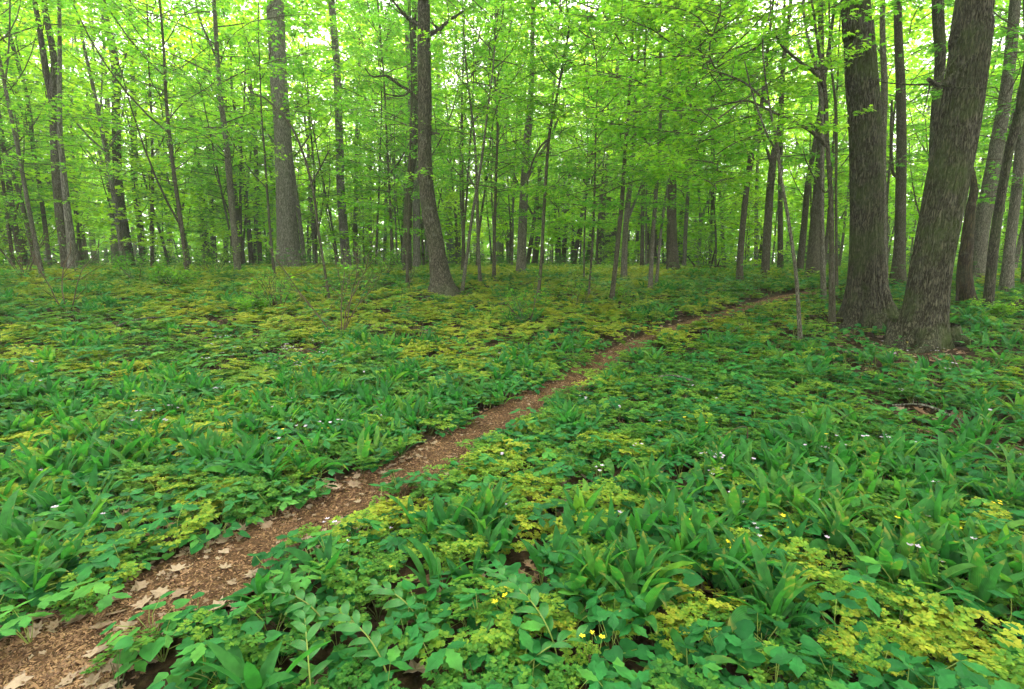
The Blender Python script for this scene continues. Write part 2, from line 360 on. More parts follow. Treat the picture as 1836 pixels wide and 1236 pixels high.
# ------------------------------------------------------------------ tree building
def crown(name, seed, z0, z1, rad, nb, twigs, per, size, tmpl, leafmat, elev=(5, 45), off=(0, 0), twigseg=3):
    """branches, twigs and leaves round a vertical axis; leaves lie in flat tiers like a maple's"""
    g = np.random.default_rng(seed); mb = MB(); LP, LD = [], []
    for b in range(nb):
        u = (b + g.random()) / nb; z = z0 + (z1 - z0) * u
        a = b * 2.39996 + g.normal(0, .5); el = R(g.uniform(*elev)) * (.6 + .9 * u)
        L = rad * (math.sin(math.pi * min(.98, .18 + .74 * u)) * .75 + .25) * g.uniform(.6, 1.15)
        s = np.linspace(0, 1, 9)
        d = np.array([math.cos(a), math.sin(a)])
        bend = g.normal(0, .5)
        x = L * s * math.cos(el); zz = L * s * math.sin(el) * (1 - .25 * s) - .06 * L * s ** 3
        side = bend * L * s ** 2 * .4 + .04 * L * np.sin(7 * s + g.random() * 6)
        P = np.stack([x * d[0] - side * d[1], x * d[1] + side * d[0], z + zz], -1)
        r0 = .0035 + .0045 * L; V, T = tube(P, np.linspace(r0, .003, 9), 4, cap=False); mb.add(V, T, 0)
        for k in range(twigs):
            f = .22 + .78 * (k + g.random()) / twigs; p = np.array([np.interp(f, s, P[:, c]) for c in range(3)])
            ta = a + (1 if k % 2 else -1) * R(g.uniform(25, 65)) if f < .97 else a
            TL = L * g.uniform(.16, .36) * (1.25 - .5 * f) + .12
            te = g.normal(.06, .16)
            q = p[None] + np.linspace(0, 1, twigseg)[:, None] * TL * np.array([math.cos(ta) * math.cos(te), math.sin(ta) * math.cos(te), math.sin(te)])
            V, T = tube(q, np.linspace(.0045, .002, twigseg), 3, cap=False); mb.add(V, T, 0)
            nl = max(2, int(per * g.uniform(.6, 1.4)))
            ff = g.random(nl) ** .7
            la = ta + g.uniform(-1.5, 1.5, nl)
            off = size * g.uniform(.2, 1.2, nl)
            lp = q[0] + ff[:, None] * (q[-1] - q[0]) + off[:, None] * np.stack([np.cos(la), np.sin(la), g.normal(0, .45, nl)], -1)
            LP.append(lp); LD.append(np.stack([np.cos(la), np.sin(la), g.normal(-.18, .25, nl)], -1))
    LP, LD = np.concatenate(LP), np.concatenate(LD); N = len(LP)
    upv = np.stack([g.normal(0, .38, N), g.normal(0, .38, N), np.ones(N)], -1)
    V, T = stamp(*tmpl, LP, LD, upv, size * g.uniform(.6, 1.25, N)); mb.add(V, T, 1)
    return mb.mesh(name, [M['twig'], leafmat])

NEAR = [crown('crown', 100 + i, *a, LEAF5, M['cleaf']) for i, a in enumerate([
    (2.4, 7.0, 2.3, 30, 14, 21, .062), (2.1, 6.2, 2.0, 28, 14, 20, .064), (2.8, 8.5, 2.5, 32, 14, 21, .066)])]
MIDC = [crown('crown', 200 + i, *a, LEAF3, M['cleaf']) for i, a in enumerate([
    (1.6, 8.0, 2.3, 30, 12, 14, .095), (2.2, 9.5, 2.6, 32, 12, 14, .095), (1.3, 7.0, 2.0, 26, 12, 14, .09), (3.0, 11.0, 2.6, 34, 12, 14, .095)])]
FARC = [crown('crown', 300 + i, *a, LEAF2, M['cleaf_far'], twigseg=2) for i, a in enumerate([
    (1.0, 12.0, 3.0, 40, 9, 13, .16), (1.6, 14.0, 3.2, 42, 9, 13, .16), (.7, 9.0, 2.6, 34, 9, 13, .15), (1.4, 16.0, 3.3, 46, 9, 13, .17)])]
TALL = [crown('crown', 400 + i, *a, LEAF2, M['cleaf'], twigseg=2, elev=(20, 55)) for i, a in enumerate([
    (8.5, 19.0, 4.2, 24, 9, 5, .19), (9.5, 21.0, 4.6, 24, 9, 5, .20), (7.0, 16.0, 3.6, 22, 9, 5, .19), (7.5, 18.0, 4.6, 34, 10, 11, .21)])]

def flare(amt, k, ph, z0, fall=.28, rough=.05, seed=0, ridge=0.):
    def f(th, s, z):
        e = np.exp(-np.clip(z - z0, -.2, None) / fall)
        m = 1 + amt * e * (.55 + .6 * np.abs(np.sin(th * k / 2 + ph)) ** 1.6 + .25 * np.cos(th * 2 + ph * 3))
        m = m + rough * (fbm(np.cos(th) * 1.2 + 5, np.sin(th) * 1.2 + 5, z * .8, seed, 3) - .5) * 2
        if ridge:
            q = fbm(np.cos(th) * 7 + 20 + .25 * np.sin(z * 3), np.sin(th) * 7 + 20, z * 1.5, seed + 9, 2)
            q2 = fbm(np.cos(th) * 13 + 40, np.sin(th) * 13 + 40, z * 4.5, seed + 29, 2)
            m = m - ridge * (1 - np.abs(2 * q - 1) * 4.5).clip(0, 1) - .45 * ridge * (1 - np.abs(2 * q2 - 1) * 4.).clip(0, 1)
        return m
    return f
def trunk_geo(pts, segs=12, rings=40, fl=.5, seed=0, ridge=0., H=None, k=5, rough=.06):
    """pts rows x, y, z, r from the base up; extended to height H above the base"""
    P = np.array(pts, float)
    z0 = P[0, 2]
    if H and P[-1, 2] < z0 + H:
        d = P[-1, :3] - P[-2, :3]; d /= d[2] if d[2] > 1e-3 else 1
        rest = z0 + H - P[-1, 2]; g = random.Random(seed)
        for f in (.33, .66, 1):
            q = P[-1 if f == .33 else -1].copy(); step = rest / 3; d = d * .75
            q[0] += d[0] * step + g.gauss(0, .12); q[1] += d[1] * step + g.gauss(0, .12); q[2] += step; q[3] = max(.012, q[3] * .68)
            P = np.vstack([P, q])
    P = np.vstack([P[0] + [0, 0, -.22, 0], P])
    S = spline(P, rings); S[:, 3] = np.clip(S[:, 3], .008, None)
    return tube(S[:, :3], S[:, 3], segs, flare(fl, k, seed * 1.3, z0, fall=.9 * max(.12, P[1, 3]) + .05, rough=rough, seed=seed, ridge=ridge)), S

used = []
TREES = {}
def roots(e, n_, r, L, bark, seed):
    """surface roots that leave the foot of a trunk and dive into the soil"""
    g = np.random.default_rng(seed); B = np.array(e.location)
    for k in range(n_):
        a = 6.283 * k / n_ + g.normal(0, .25); t = np.linspace(0, 1, 12); LL = L * g.uniform(.6, 1.15); w = g.normal(0, .5)
        d = r * .75 + LL * t; x = B[0] + np.cos(a + w * t ** 2) * d; y = B[1] + np.sin(a + w * t ** 2) * d
        rr = r * .30 * (1 - t) ** 1.2 + .012
        z = ground(x, y) + rr * .25 + r * .55 * np.exp(-t * 7) - .06 * t ** 2 + .012 * np.sin(9 * t + k)
        V, T = tube(np.stack([x, y, z], -1) - B, rr, 10, lambda th, s, z_: 1 + .25 * (fbm(np.cos(th) * 2, np.sin(th) * 2, s * .6 + k, seed, 2) - .5) * 2)
        mb = MB(); mb.add(V, T); link('root', mb.mesh('root', M[bark], True), e)
def tree_from_photo(name, pts, label, bark='bark_thin', crown_kind=None, H=14, limbs=(), cat='tree', fl=.35, far=42., segs=12, rings=44, ridge=0., k=5, dY=0., group=None, rough=.06, extra=(), cx=(0, 0)):
    """pts: photograph pixels (x, y, width) from the base up. The trunk stands on the ground at the first; real widths follow from its distance."""
    B = hit(pts[0][0], pts[0][1], far); Y = B.y
    seed = len(used) + 1
    rows = []
    for i, (px, py, w) in enumerate(pts):
        yy = Y + dY * i / max(1, len(pts) - 1)
        q = on_plane(px, py, yy) if i else B
        dep = q.y * cp - (q.z - EYE) * sp; cphi = math.cos(math.atan2(q.x, q.y))
        rows.append((q.x, q.y, q.z, max(.008, w * dep * cphi / (2 * F))))
    e = tag(link(name, None, loc=B), label, cat, group)
    (V, T), S = trunk_geo(rows, segs, rings, fl, seed, ridge, H, k, rough)
    V = V - np.array(B)
    mb = MB(); mb.add(V, T)
    for st in extra:                                     # forked stems of the same trunk
        rr = []
        for px, py, w in st:
            q = on_plane(px, py, Y); dep = q.y * cp - (q.z - EYE) * sp
            rr.append((q.x, q.y, q.z, w * dep * math.cos(math.atan2(q.x, q.y)) / (2 * F)))
        S2 = spline(rr, 18); V2, T2 = tube(S2[:, :3] - np.array(B), S2[:, 3], 8); mb.add(V2, T2)
    me = mb.mesh('trunk', M[bark], True)
    t = link('trunk', me, e)
    for lb in limbs:
        rr = []
        dl = 0
        for px, py, w in lb:
            q = on_plane(px, py, Y - dl); dep = q.y; rr.append((q.x, q.y, q.z, w * dep / (2 * F))); dl += .12
        S2 = spline(rr, 14); V2, T2 = tube(S2[:, :3] - np.array(B), S2[:, 3], 7)
        mb2 = MB(); mb2.add(V2, T2)
        g = np.random.default_rng(seed)
        for c in range(5):                                # fine twigs
            i = g.integers(4, 13); p = S2[i, :3] - np.array(B); d = g.normal(0, 1, 3); d /= np.linalg.norm(d)
            L = .25 + .5 * g.random() * (S2[0, 3] / .03) ** .5
            q = p + np.linspace(0, 1, 4)[:, None] * d * L + np.array([0, 0, 1]) * (np.linspace(0, 1, 4) ** 2)[:, None] * .1
            V3, T3 = tube(q, np.linspace(S2[i, 3] * .5, .003, 4), 4); mb2.add(V3, T3)
        link('limb', mb2.mesh('limb', M[bark], True), e)
    if crown_kind:
        ck, sc = crown_kind[0], crown_kind[1] if len(crown_kind) > 1 else 1
        me = ck[seed % len(ck)]
        zc = B.z + 5 * sc; i = int(np.argmin(np.abs(S[:, 2] - zc)))
        link('crown', me, e, (S[i, 0] - B.x + cx[0], S[i, 1] - B.y + cx[1], 0), (0, 0, seed * 1.7), sc)
    used.append((B.x, B.y)); TREES[label] = e
    return e, B
def add_roots(label, *a):
    roots(TREES[label], *a)
N_, D_, F_, T_ = NEAR, MIDC, FARC, TALL
tp = tree_from_photo
# --- the large trunks
tp('maple_tree', [(1557, 584, 76), (1555, 520, 70), (1554, 440, 63), (1554, 337, 62), (1551, 233, 60), (1544, 129, 59), (1539, 52, 55), (1534, 0, 52)],
   'massive straight dark ridged trunk just left of the leaning giant, upright', 'bark_big', (T_, 1), 19, fl=.85, segs=220, rings=460, ridge=.075, k=7, rough=.04)
tp('maple_tree', [(1648, 616, 94), (1658, 559, 84), (1672, 466, 80), (1692, 362, 82), (1712, 259, 82), (1730, 155, 80), (1743, 52, 79), (1748, 0, 74)],
   'massive mossy trunk leaning to the right, nearest to the camera', 'bark_big', (T_, 1), 20, fl=.45, segs=220, rings=460, ridge=.075, k=8, rough=.05,
   limbs=[[(1696, 150, 9), (1680, 152, 8), (1664, 142, 6)]])
tp('maple_tree', [(795, 532, 38), (790, 499, 34), (781, 435, 30), (769, 372, 28), (763, 317, 26), (761, 254, 25), (762, 181, 25), (760, 91, 24), (760, 0, 22)],
   'scaly lichened trunk curving at its foot, alone left of centre with dead limbs', 'bark_scaly', (T_, 1), 18, fl=.95, segs=120, rings=320, ridge=.06, k=7,
   limbs=[[(768, 62, 8), (786, 54, 7), (804, 38, 5), (831, 20, 3)], [(752, 44, 8), (735, 36, 6), (715, 15, 4), (700, -5, 3)],
          [(752, 181, 6), (734, 163, 5), (714, 152, 4.5), (695, 136, 4), (668, 138, 3), (654, 122, 2)], [(736, 164, 3.5), (722, 172, 3), (709, 172, 2.5), (686, 167, 1.5)],
          [(772, 241, 5), (780, 239, 4), (788, 240, 3)]])
tp('maple_tree', [(517, 492, 46), (517, 453, 43), (514, 390, 38), (511, 317, 34), (506, 227, 31), (499, 136, 31), (495, 45, 31), (493, -20, 30)],
   'thick pale grey trunk standing behind the reddish twiggy shrub', 'bark_grey', (T_, 1), 19, fl=.12, segs=90, rings=240, ridge=.045)
add_roots('massive straight dark ridged trunk just left of the leaning giant, upright', 7, .38, .62, 'bark_big', 3)
add_roots('massive mossy trunk leaning to the right, nearest to the camera', 6, .38, .45, 'bark_big', 4)
add_roots('scaly lichened trunk curving at its foot, alone left of centre with dead limbs', 6, .30, .5, 'bark_scaly', 5)
# --- right side
tp('maple_tree', [(1609, 512, 30), (1613, 440, 22), (1615, 337, 20), (1616, 259, 19), (1615, 155, 18), (1610, 26, 15)], 'straight trunk with a low side stem, seen between the two massive trunks', 'bark_thin', (T_, 1), 17, segs=24, extra=[[(1611, 320, 7), (1600, 305, 6), (1598, 240, 6), (1599, 180, 4)]])
tp('maple_tree', [(1587, 520, 12), (1585, 400, 10), (1584, 270, 10), (1586, 155, 12), (1583, 0, 10)], 'narrow pale trunk half hidden behind the upright massive trunk', 'bark_pale', (T_, .9), 16)
tp('maple_tree', [(1666, 520, 24), (1670, 360, 16), (1677, 207, 18), (1686, 104, 21), (1681, 0, 22)], 'dark trunk rising out from behind the leaning giant, overhead on its left', 'bark_big', (T_, 1), 18, segs=24)
tp('dead_tree', [(1733, 551, 36), (1729, 492, 30), (1736, 414, 23), (1741, 372, 19), (1746, 330, 14)], 'dark rotten mossy trunk leaning close behind the leaning giant', 'rot', None, 4.2, fl=.4, segs=32, rings=90, ridge=.05)
tp('maple_tree', [(1752, 509, 28), (1759, 414, 31), (1774, 336, 30), (1790, 248, 28), (1805, 155, 24), (1816, 52, 22)], 'thick pale trunk leaning right, first one right of the leaning giant', 'bark_pale', (T_, 1), 18, segs=28)
tp('maple_tree', [(1770, 559, 20), (1782, 440, 20), (1795, 352, 18), (1810, 269, 18), (1826, 207, 19), (1842, 120, 18)], 'dark slimmer trunk crossing in front of the paler trunks near the right edge', 'bark_big', (T_, 1), 17, segs=24, dY=-.5)
tp('maple_tree', [(1803, 531, 27), (1811, 440, 22), (1823, 337, 21), (1831, 248, 21), (1845, 100, 19)], 'grey horizontally marked trunk close to the right edge of the woods', 'bark_pale', (T_, 1), 17, segs=24)
tp('maple_tree', [(1834, 520, 12), (1838, 440, 10), (1842, 200, 9)], 'thin trunk at the very right edge of the view', 'bark_thin', (D_, 1), 12)
tp('maple_sapling', [(1492, 592, 14), (1491, 466, 11), (1490, 362, 9), (1483, 248, 8), (1480, 171, 8), (1474, 129, 7), (1464, 62, 5), (1455, 0, 4)],
   'slender mossy sapling with long arching branches, just left of the massive upright trunk', 'bark_thin', (N_, 1.0), 8, segs=14, rings=70,
   limbs=[[(1481, 262, 6), (1460, 240, 6), (1433, 223, 5), (1381, 199, 4), (1340, 181, 3), (1300, 188, 2)], [(1479, 158, 7), (1460, 130, 6), (1438, 114, 5), (1404, 85, 4), (1390, 60, 3)], [(1490, 330, 3), (1478, 345, 2.5), (1450, 300, 2), (1440, 270, 1.5)]], cat='sapling', cx=(-1.3, .3))
tp('maple_sapling', [(1477, 549, 11), (1474, 414, 9), (1474, 285, 8), (1470, 155, 8), (1447, 62, 5), (1440, 0, 4)], 'slender pale stem just left of and behind the sapling with arching branches', 'bark_pale', (N_, 1.1), 9, cx=(-1.5, .4), segs=12, cat='sapling')
tp('maple_sapling', [(1500, 528, 6), (1499, 350, 5), (1499, 207, 5), (1490, 110, 4)], 'very thin stem touching the left side of the massive upright trunk', 'bark_thin', None, 8, cat='sapling')
tp('maple_sapling', [(1435, 624, 9), (1428, 502, 7), (1415, 404, 6.5), (1399, 310, 6), (1394, 264, 6.5), (1381, 197, 4), (1371, 129, 3.5), (1368, 67, 3), (1381, 20, 2)],
   'thin leaning pale sapling standing alone in the plants right of the path', 'bark_pale', (N_, .95), 5.6, segs=10, rings=60,
   limbs=[[(1394, 270, 4), (1376, 243, 3.5), (1350, 171, 3), (1335, 110, 2)], [(1376, 185, 4), (1340, 152, 3.5), (1304, 135, 3), (1262, 122, 2)]], cat='sapling', cx=(-.5, 0))
tp('maple_tree', [(1456, 500, 25), (1461, 414, 21), (1467, 336, 18), (1472, 259, 15), (1474, 180, 12)], 'stout tapering trunk behind the pale slender stems right of the path', 'bark_thin', (T_, 1), 16, segs=20)
tp('maple_tree', [(1432, 498, 14), (1441, 414, 12), (1448, 336, 11), (1459, 269, 9), (1470, 200, 8)], 'leaning trunk immediately left of the stout tapering trunk', 'bark_thin', (D_, 1.3), 13)
tp('maple_tree', [(1399, 494, 12), (1399, 362, 9), (1400, 270, 8)], 'straight thin trunk behind the lone leaning pale sapling', 'bark_thin', (D_, 1.3), 13)
tp('maple_tree', [(1371, 500, 15), (1376, 414, 15), (1381, 336, 14), (1389, 269, 12), (1399, 222, 10), (1404, 120, 8)], 'forest trunk above the far end of the path, curving gently right', 'bark_thin', (T_, .9), 14, segs=16, limbs=[[(1384, 300, 5), (1370, 250, 4), (1352, 190, 3)]])
tp('maple_tree', [(1327, 510, 14), (1327, 466, 12), (1336, 362, 11), (1347, 280, 11), (1363, 207, 8), (1375, 100, 6)], 'slim curving trunk standing nearest the far bend of the path', 'bark_thin', (D_, 1.2), 12, segs=14, limbs=[[(1345, 290, 4), (1330, 250, 3), (1305, 200, 2)]])
tp('maple_tree', [(1355, 488, 8), (1356, 400, 7), (1357, 330, 6)], 'thin grey trunk in the gap left of the gently curving trunk', 'bark_grey', (D_, 1.3), 12)
tp('maple_tree', [(1252, 488, 7), (1257, 399, 7), (1270, 360, 5), (1285, 300, 4)], 'thin trunk behind the fallen log, bending to the right', 'bark_grey', (F_, .8), 11, extra=[[(1256, 405, 5), (1253, 340, 4), (1254, 280, 3)]])
tp('maple_tree', [(1272, 488, 5), (1276, 380, 4.5), (1280, 269, 4)], 'very thin straight stem rising beside the fallen log', 'bark_thin', (F_, .8), 11)
tp('maple_tree', [(1226, 490, 8), (1230, 400, 7), (1236, 310, 6), (1240, 200, 5)], 'thin mottled trunk at the left end of the fallen log', 'bark_pale', (D_, 1.3), 12)
tp('maple_tree', [(1218, 482, 11), (1226, 336, 9), (1234, 259, 8), (1236, 186, 7)], 'dark slim trunk just right of the stout central right trunk', 'bark_thin', (T_, .8), 14)
tp('maple_tree', [(1207, 494, 23), (1204, 400, 18), (1206, 300, 16), (1212, 259, 14), (1217, 181, 11), (1220, 80, 9)], 'stout grey trunk left of the fallen log', 'bark_thin', (T_, 1), 16, segs=20)
# --- centre
tp('maple_sapling', [(1176, 518, 6), (1186, 408, 5), (1197, 335, 4), (1210, 270, 3)], 'thin pale sapling leaning right in front of the stout grey trunk', 'bark_pale', (D_, .9), 8, cat='sapling')
tp('maple_tree', [(1161, 482, 9), (1161, 385, 8), (1172, 295, 7), (1190, 227, 5), (1205, 150, 4)], 'slim trunk bending right, behind the speckled trunk centre right', 'bark_thin', (D_, 1.3), 12)
tp('maple_tree', [(1151, 492, 8), (1152, 400, 7), (1154, 317, 6), (1157, 230, 6)], 'slim straight dark trunk left of the slim one that bends right', 'bark_thin', (D_, 1.3), 12)
tp('maple_tree', [(1118, 506, 12), (1122, 408, 10), (1131, 317, 9), (1137, 249, 7), (1140, 160, 6)], 'speckled pale trunk with a fork, in the middle distance centre right', 'bark_pale', (D_, 1.2), 12, segs=14, extra=[[(1123, 400, 6), (1135, 370, 5), (1149, 335, 4), (1160, 300, 3)]])
tp('maple_tree', [(1096, 546, 9), (1106, 453, 8.5), (1115, 363, 8), (1121, 272, 7), (1127, 190, 6), (1133, 104, 5), (1136, 20, 4)], 'tall speckled slender trunk leaning right, nearest one at centre right', 'bark_thin', (D_, 1.1), 10, segs=12, rings=60)
tp('maple_tree', [(1099, 482, 10), (1103, 344, 9), (1108, 254, 8), (1108, 180, 7)], 'dark trunk hidden partly by the tall speckled slender trunk', 'bark_thin', (D_, 1.4), 13)
tp('maple_tree', [(1085, 480, 15), (1090, 385, 13), (1099, 317, 11), (1105, 240, 9)], 'broad leafy dark trunk left of the tall speckled slender trunk', 'bark_thin', (T_, .8), 14)
tp('maple_tree', [(1059, 478, 9), (1065, 385, 7), (1070, 308, 6), (1072, 230, 5)], 'slim trunk in the middle of the crowded central woods', 'bark_thin', (D_, 1.4), 12)
tp('maple_sapling', [(1054, 545, 4), (1060, 470, 4), (1065, 380, 3.5), (1068, 250, 3), (1070, 113, 2.5)], 'whip thin tall sapling in the centre of the clearing', 'bark_thin', (D_, .9), 8, cat='sapling')
tp('maple_sapling', [(1047, 508, 3), (1048, 420, 3), (1052, 320, 2.5)], 'faint wispy stem left of the whip thin tall sapling', 'bark_thin', (D_, .8), 6, cat='sapling')
tp('maple_tree', [(1026, 480, 6), (1028, 376, 5), (1020, 320, 4), (1012, 260, 3)], 'little forked trunk in the far centre of the woods', 'bark_thin', (F_, .8), 11, extra=[[(1028, 380, 4), (1036, 320, 3), (1042, 270, 2)]])
tp('maple_tree', [(1010, 480, 6), (1011, 380, 5), (1011, 281, 5), (1010, 200, 4)], 'straight pole thin trunk left of the little forked trunk', 'bark_thin', (D_, 1.4), 12)
tp('maple_sapling', [(964, 541, 7), (970, 476, 6), (975, 385, 6), (984, 249, 5.5), (997, 181, 5), (1011, 104, 4), (1020, 40, 3)], 'thin dark sapling in front of the twiggy central shrub, leaning right', 'bark_thin', (D_, .9), 8.5, segs=10, cat='sapling', limbs=[[(984, 250, 4), (970, 262, 3.5), (955, 290, 3), (945, 330, 2)]])
tp('maple_tree', [(957, 480, 11), (965, 408, 9), (957, 317, 7), (948, 240, 5)], 'forked trunk just right of the light patched central trunk', 'bark_thin', (D_, 1.3), 13, extra=[[(965, 410, 8), (975, 340, 7), (985, 280, 5), (1000, 200, 4)]])
tp('maple_tree', [(934, 497, 19), (936, 431, 16), (940, 340, 15), (945, 254, 14), (950, 204, 12), (954, 113, 9), (955, 20, 7)], 'light patched trunk exactly in the middle of the woods', 'bark_pale', (T_, 1), 15, segs=20, rings=60, extra=[[(941, 330, 7), (960, 290, 6), (985, 250, 5), (1000, 215, 4)]])
tp('maple_tree', [(896, 478, 14), (897, 385, 13), (899, 317, 12), (901, 254, 10), (908, 190, 9), (912, 90, 7)], 'grey straight trunk left of the light patched central trunk', 'bark_grey', (T_, .9), 15, segs=16, extra=[[(901, 290, 7), (915, 270, 6), (930, 235, 5), (938, 170, 4)]])
tp('maple_sapling', [(886, 504, 7), (886, 435, 6), (889, 330, 5), (892, 220, 4)], 'short dark stem in front of the grey straight trunk', 'bark_thin', (D_, 1), 9, cat='sapling')
tp('maple_sapling', [(828, 529, 7), (838, 453, 6), (847, 385, 5.5), (863, 290, 5), (872, 218, 4), (884, 120, 3)], 'thin sapling slanting right beside the foot of the curved lichened trunk', 'bark_pale', (D_, .95), 8.5, segs=10, rings=60, cat='sapling')
tp('maple_tree', [(821, 478, 12), (821, 363, 10), (827, 290, 8), (829, 236, 7), (836, 150, 6)], 'dark forked trunk two places right of the curved lichened trunk', 'bark_thin', (D_, 1.4), 13, extra=[[(822, 360, 5), (833, 310, 4), (842, 250, 3)]])
tp('maple_tree', [(807, 480, 11), (804, 363, 11), (796, 290, 10), (790, 208, 9), (784, 120, 7)], 'grey trunk directly right of the curved lichened trunk', 'bark_grey', (D_, 1.4), 13)
tp('maple_tree', [(747, 490, 15), (747, 420, 14), (746, 363, 14), (744, 317, 13)], 'pale lower trunk immediately left of the curved lichened trunk', 'bark_grey', (T_, .9), 15, segs=16)
tp('maple_tree', [(729, 496, 17), (731, 385, 15), (736, 317, 14), (743, 245, 14), (744, 180, 12), (742, 90, 10)], 'dark trunk leaning right behind the curved lichened trunk', 'bark_big', (T_, .9), 15, segs=20)
# --- left centre
tp('maple_tree', [(661, 472, 13), (661, 353, 11), (663, 254, 10), (650, 190, 9), (641, 90, 9), (645, 0, 8)], 'brown trunk midway between the thick pale grey trunk and the curved one', 'bark_thin', (T_, .8), 15)
tp('maple_tree', [(622, 488, 18), (611, 344, 15), (609, 263, 14), (604, 127, 13), (598, 45, 13), (594, 0, 12)], 'mottled upright trunk second to the right of the thick pale grey trunk', 'bark_grey', (T_, .9), 15, segs=20)
tp('maple_sapling', [(590, 546, 5), (588, 521, 5), (572, 421, 5), (558, 326, 5), (527, 236, 4.5), (481, 181, 3.5), (445, 165, 2)], 'thin stem arching left over the thick pale grey trunk', 'bark_thin', None, 0, segs=8, rings=60, cat='sapling', limbs=[[(558, 330, 3), (575, 300, 2.5), (590, 270, 2)]])
tp('maple_sapling', [(556, 478, 5), (556, 350, 4.5), (555, 226, 4), (541, 190, 3), (533, 160, 2)], 'slender stem with a high fork, right of the thick pale grey trunk', 'bark_thin', (D_, 1), 8, cat='sapling', extra=[[(555, 226, 3), (567, 200, 2.5), (578, 178, 2)]])
tp('maple_tree', [(486, 480, 9), (486, 385, 8), (487, 280, 7), (487, 150, 5)], 'thin trunk pressed against the left side of the thick pale grey trunk', 'bark_thin', (D_, 1.3), 12)
tp('maple_tree', [(467, 484, 9), (461, 340, 8), (456, 227, 7), (448, 120, 5)], 'slim dark trunk two places left of the thick pale grey trunk', 'bark_thin', (D_, 1.3), 12)
tp('maple_tree', [(453, 486, 9), (443, 376, 8), (436, 308, 7), (426, 230, 6), (415, 150, 5)], 'slim trunk right of the crooked speckled trunk', 'bark_thin', (D_, 1.3), 12)
tp('maple_tree', [(428, 498, 13), (420, 417, 12), (411, 317, 12), (406, 254, 11), (395, 172, 10), (390, 109, 9), (386, 36, 8), (384, -10, 7)], 'crooked speckled trunk, nearest one left of the thick pale grey trunk', 'bark_pale', (D_, 1.25), 13, segs=14, rings=60, extra=[[(391, 115, 5), (378, 80, 4.5), (360, 40, 4), (350, 0, 3)]])
tp('maple_tree', [(372, 482, 14), (366, 400, 12), (359, 326, 11), (350, 254, 10), (338, 195, 9), (313, 110, 8), (298, 60, 7), (285, 0, 6)], 'trunk sweeping up to the left with a twin stem high up', 'bark_thin', (D_, 1.3), 13, segs=14, rings=60, extra=[[(356, 300, 6), (345, 200, 5), (325, 110, 4), (308, 40, 3)]])
# --- left
tp('maple_tree', [(302, 446, 9), (298, 340, 8), (296, 250, 7), (293, 180, 6)], 'thin trunk right of the dark kinked trunk on the left', 'bark_thin', (D_, 1.3), 12)
tp('maple_tree', [(273, 450, 10), (268, 340, 9), (264, 270, 8), (262, 190, 7)], 'slim grey trunk just behind the dark kinked trunk', 'bark_thin', (D_, 1.4), 13)
tp('maple_tree', [(257, 485, 13), (250, 400, 12), (241, 320, 12), (240, 200, 11), (237, 120, 10), (234, 40, 9), (230, -10, 8)], 'dark kinked trunk standing right of the tall wavy trunk', 'bark_big', (D_, 1.3), 14, segs=16, rings=60)
tp('maple_tree', [(237, 488, 18), (222, 400, 17), (212, 330, 17), (208, 220, 16), (209, 150, 16), (203, 90, 15), (190, 40, 14), (183, -10, 13)], 'tall wavy dark trunk, thickest in the group right of the double trunk', 'bark_big', (T_, 1), 15, segs=22, rings=80, limbs=[[(210, 170, 5), (222, 110, 4), (236, 60, 3)]])
tp('maple_tree', [(211, 481, 15), (205, 400, 14), (198, 330, 13), (194, 250, 12), (192, 180, 10)], 'pale birch like trunk behind the tall wavy dark trunk', 'bark_pale', (D_, 1.4), 14, segs=14)
tp('maple_tree', [(207, 476, 14), (198, 370, 12), (182, 260, 12), (165, 190, 11), (152, 155, 9), (140, 110, 8), (130, 40, 7)], 'dark trunk leaning left and crossing the pale birch like trunk', 'bark_thin', (D_, 1.4), 14, segs=14, extra=[[(166, 195, 7), (166, 120, 6), (166, 60, 5), (162, 0, 4)]])
tp('maple_tree', [(168, 452, 12), (155, 350, 11), (147, 300, 10), (143, 240, 10), (138, 195, 9), (128, 130, 7)], 'upright trunk right behind the double trunk', 'bark_thin', (D_, 1.4), 13)
tp('maple_tree', [(124, 497, 26), (117, 440, 24), (109, 390, 22), (102, 300, 22), (99, 235, 20), (95, 185, 17), (97, 110, 13), (85, 40, 12), (78, -10, 11)], 'rough double trunk that forks high up, thickest on the left', 'bark_scaly', (T_, 1), 15, segs=40, rings=140, ridge=.04,
   extra=[[(95, 190, 13), (83, 130, 13), (72, 60, 11), (60, -10, 9)]])
tp('maple_tree', [(132, 498, 20), (127, 430, 17), (120, 370, 14), (112, 290, 12), (107, 220, 10)], 'smooth grey trunk pressed against the right of the rough double trunk', 'bark_grey', (T_, .8), 13, segs=16)
tp('maple_tree', [(92, 492, 9), (85, 440, 9), (72, 340, 9), (60, 270, 9), (50, 180, 8), (25, 90, 8), (5, 20, 7), (-10, -30, 6)], 'long dark stem bowing far to the left across the double trunk\'s left', 'bark_thin', (D_, 1.3), 12, rings=60)
tp('maple_tree', [(84, 470, 10), (75, 400, 9), (60, 340, 9), (43, 290, 8), (23, 240, 8), (10, 190, 7)], 'pale stem leaning left under the long dark bowing stem', 'bark_pale', (D_, 1.3), 12)
tp('maple_tree', [(69, 494, 12), (50, 410, 10), (35, 350, 9), (15, 290, 9), (-3, 245, 8), (-30, 180, 7)], 'dark based trunk leaning hard left at the left edge', 'bark_thin', (D_, 1.2), 11, segs=12)
tp('maple_tree', [(22, 480, 12), (12, 380, 11), (2, 310, 10), (-15, 220, 9)], 'thick stem behind the shrub at the left edge', 'bark_thin', (D_, 1.2), 11)

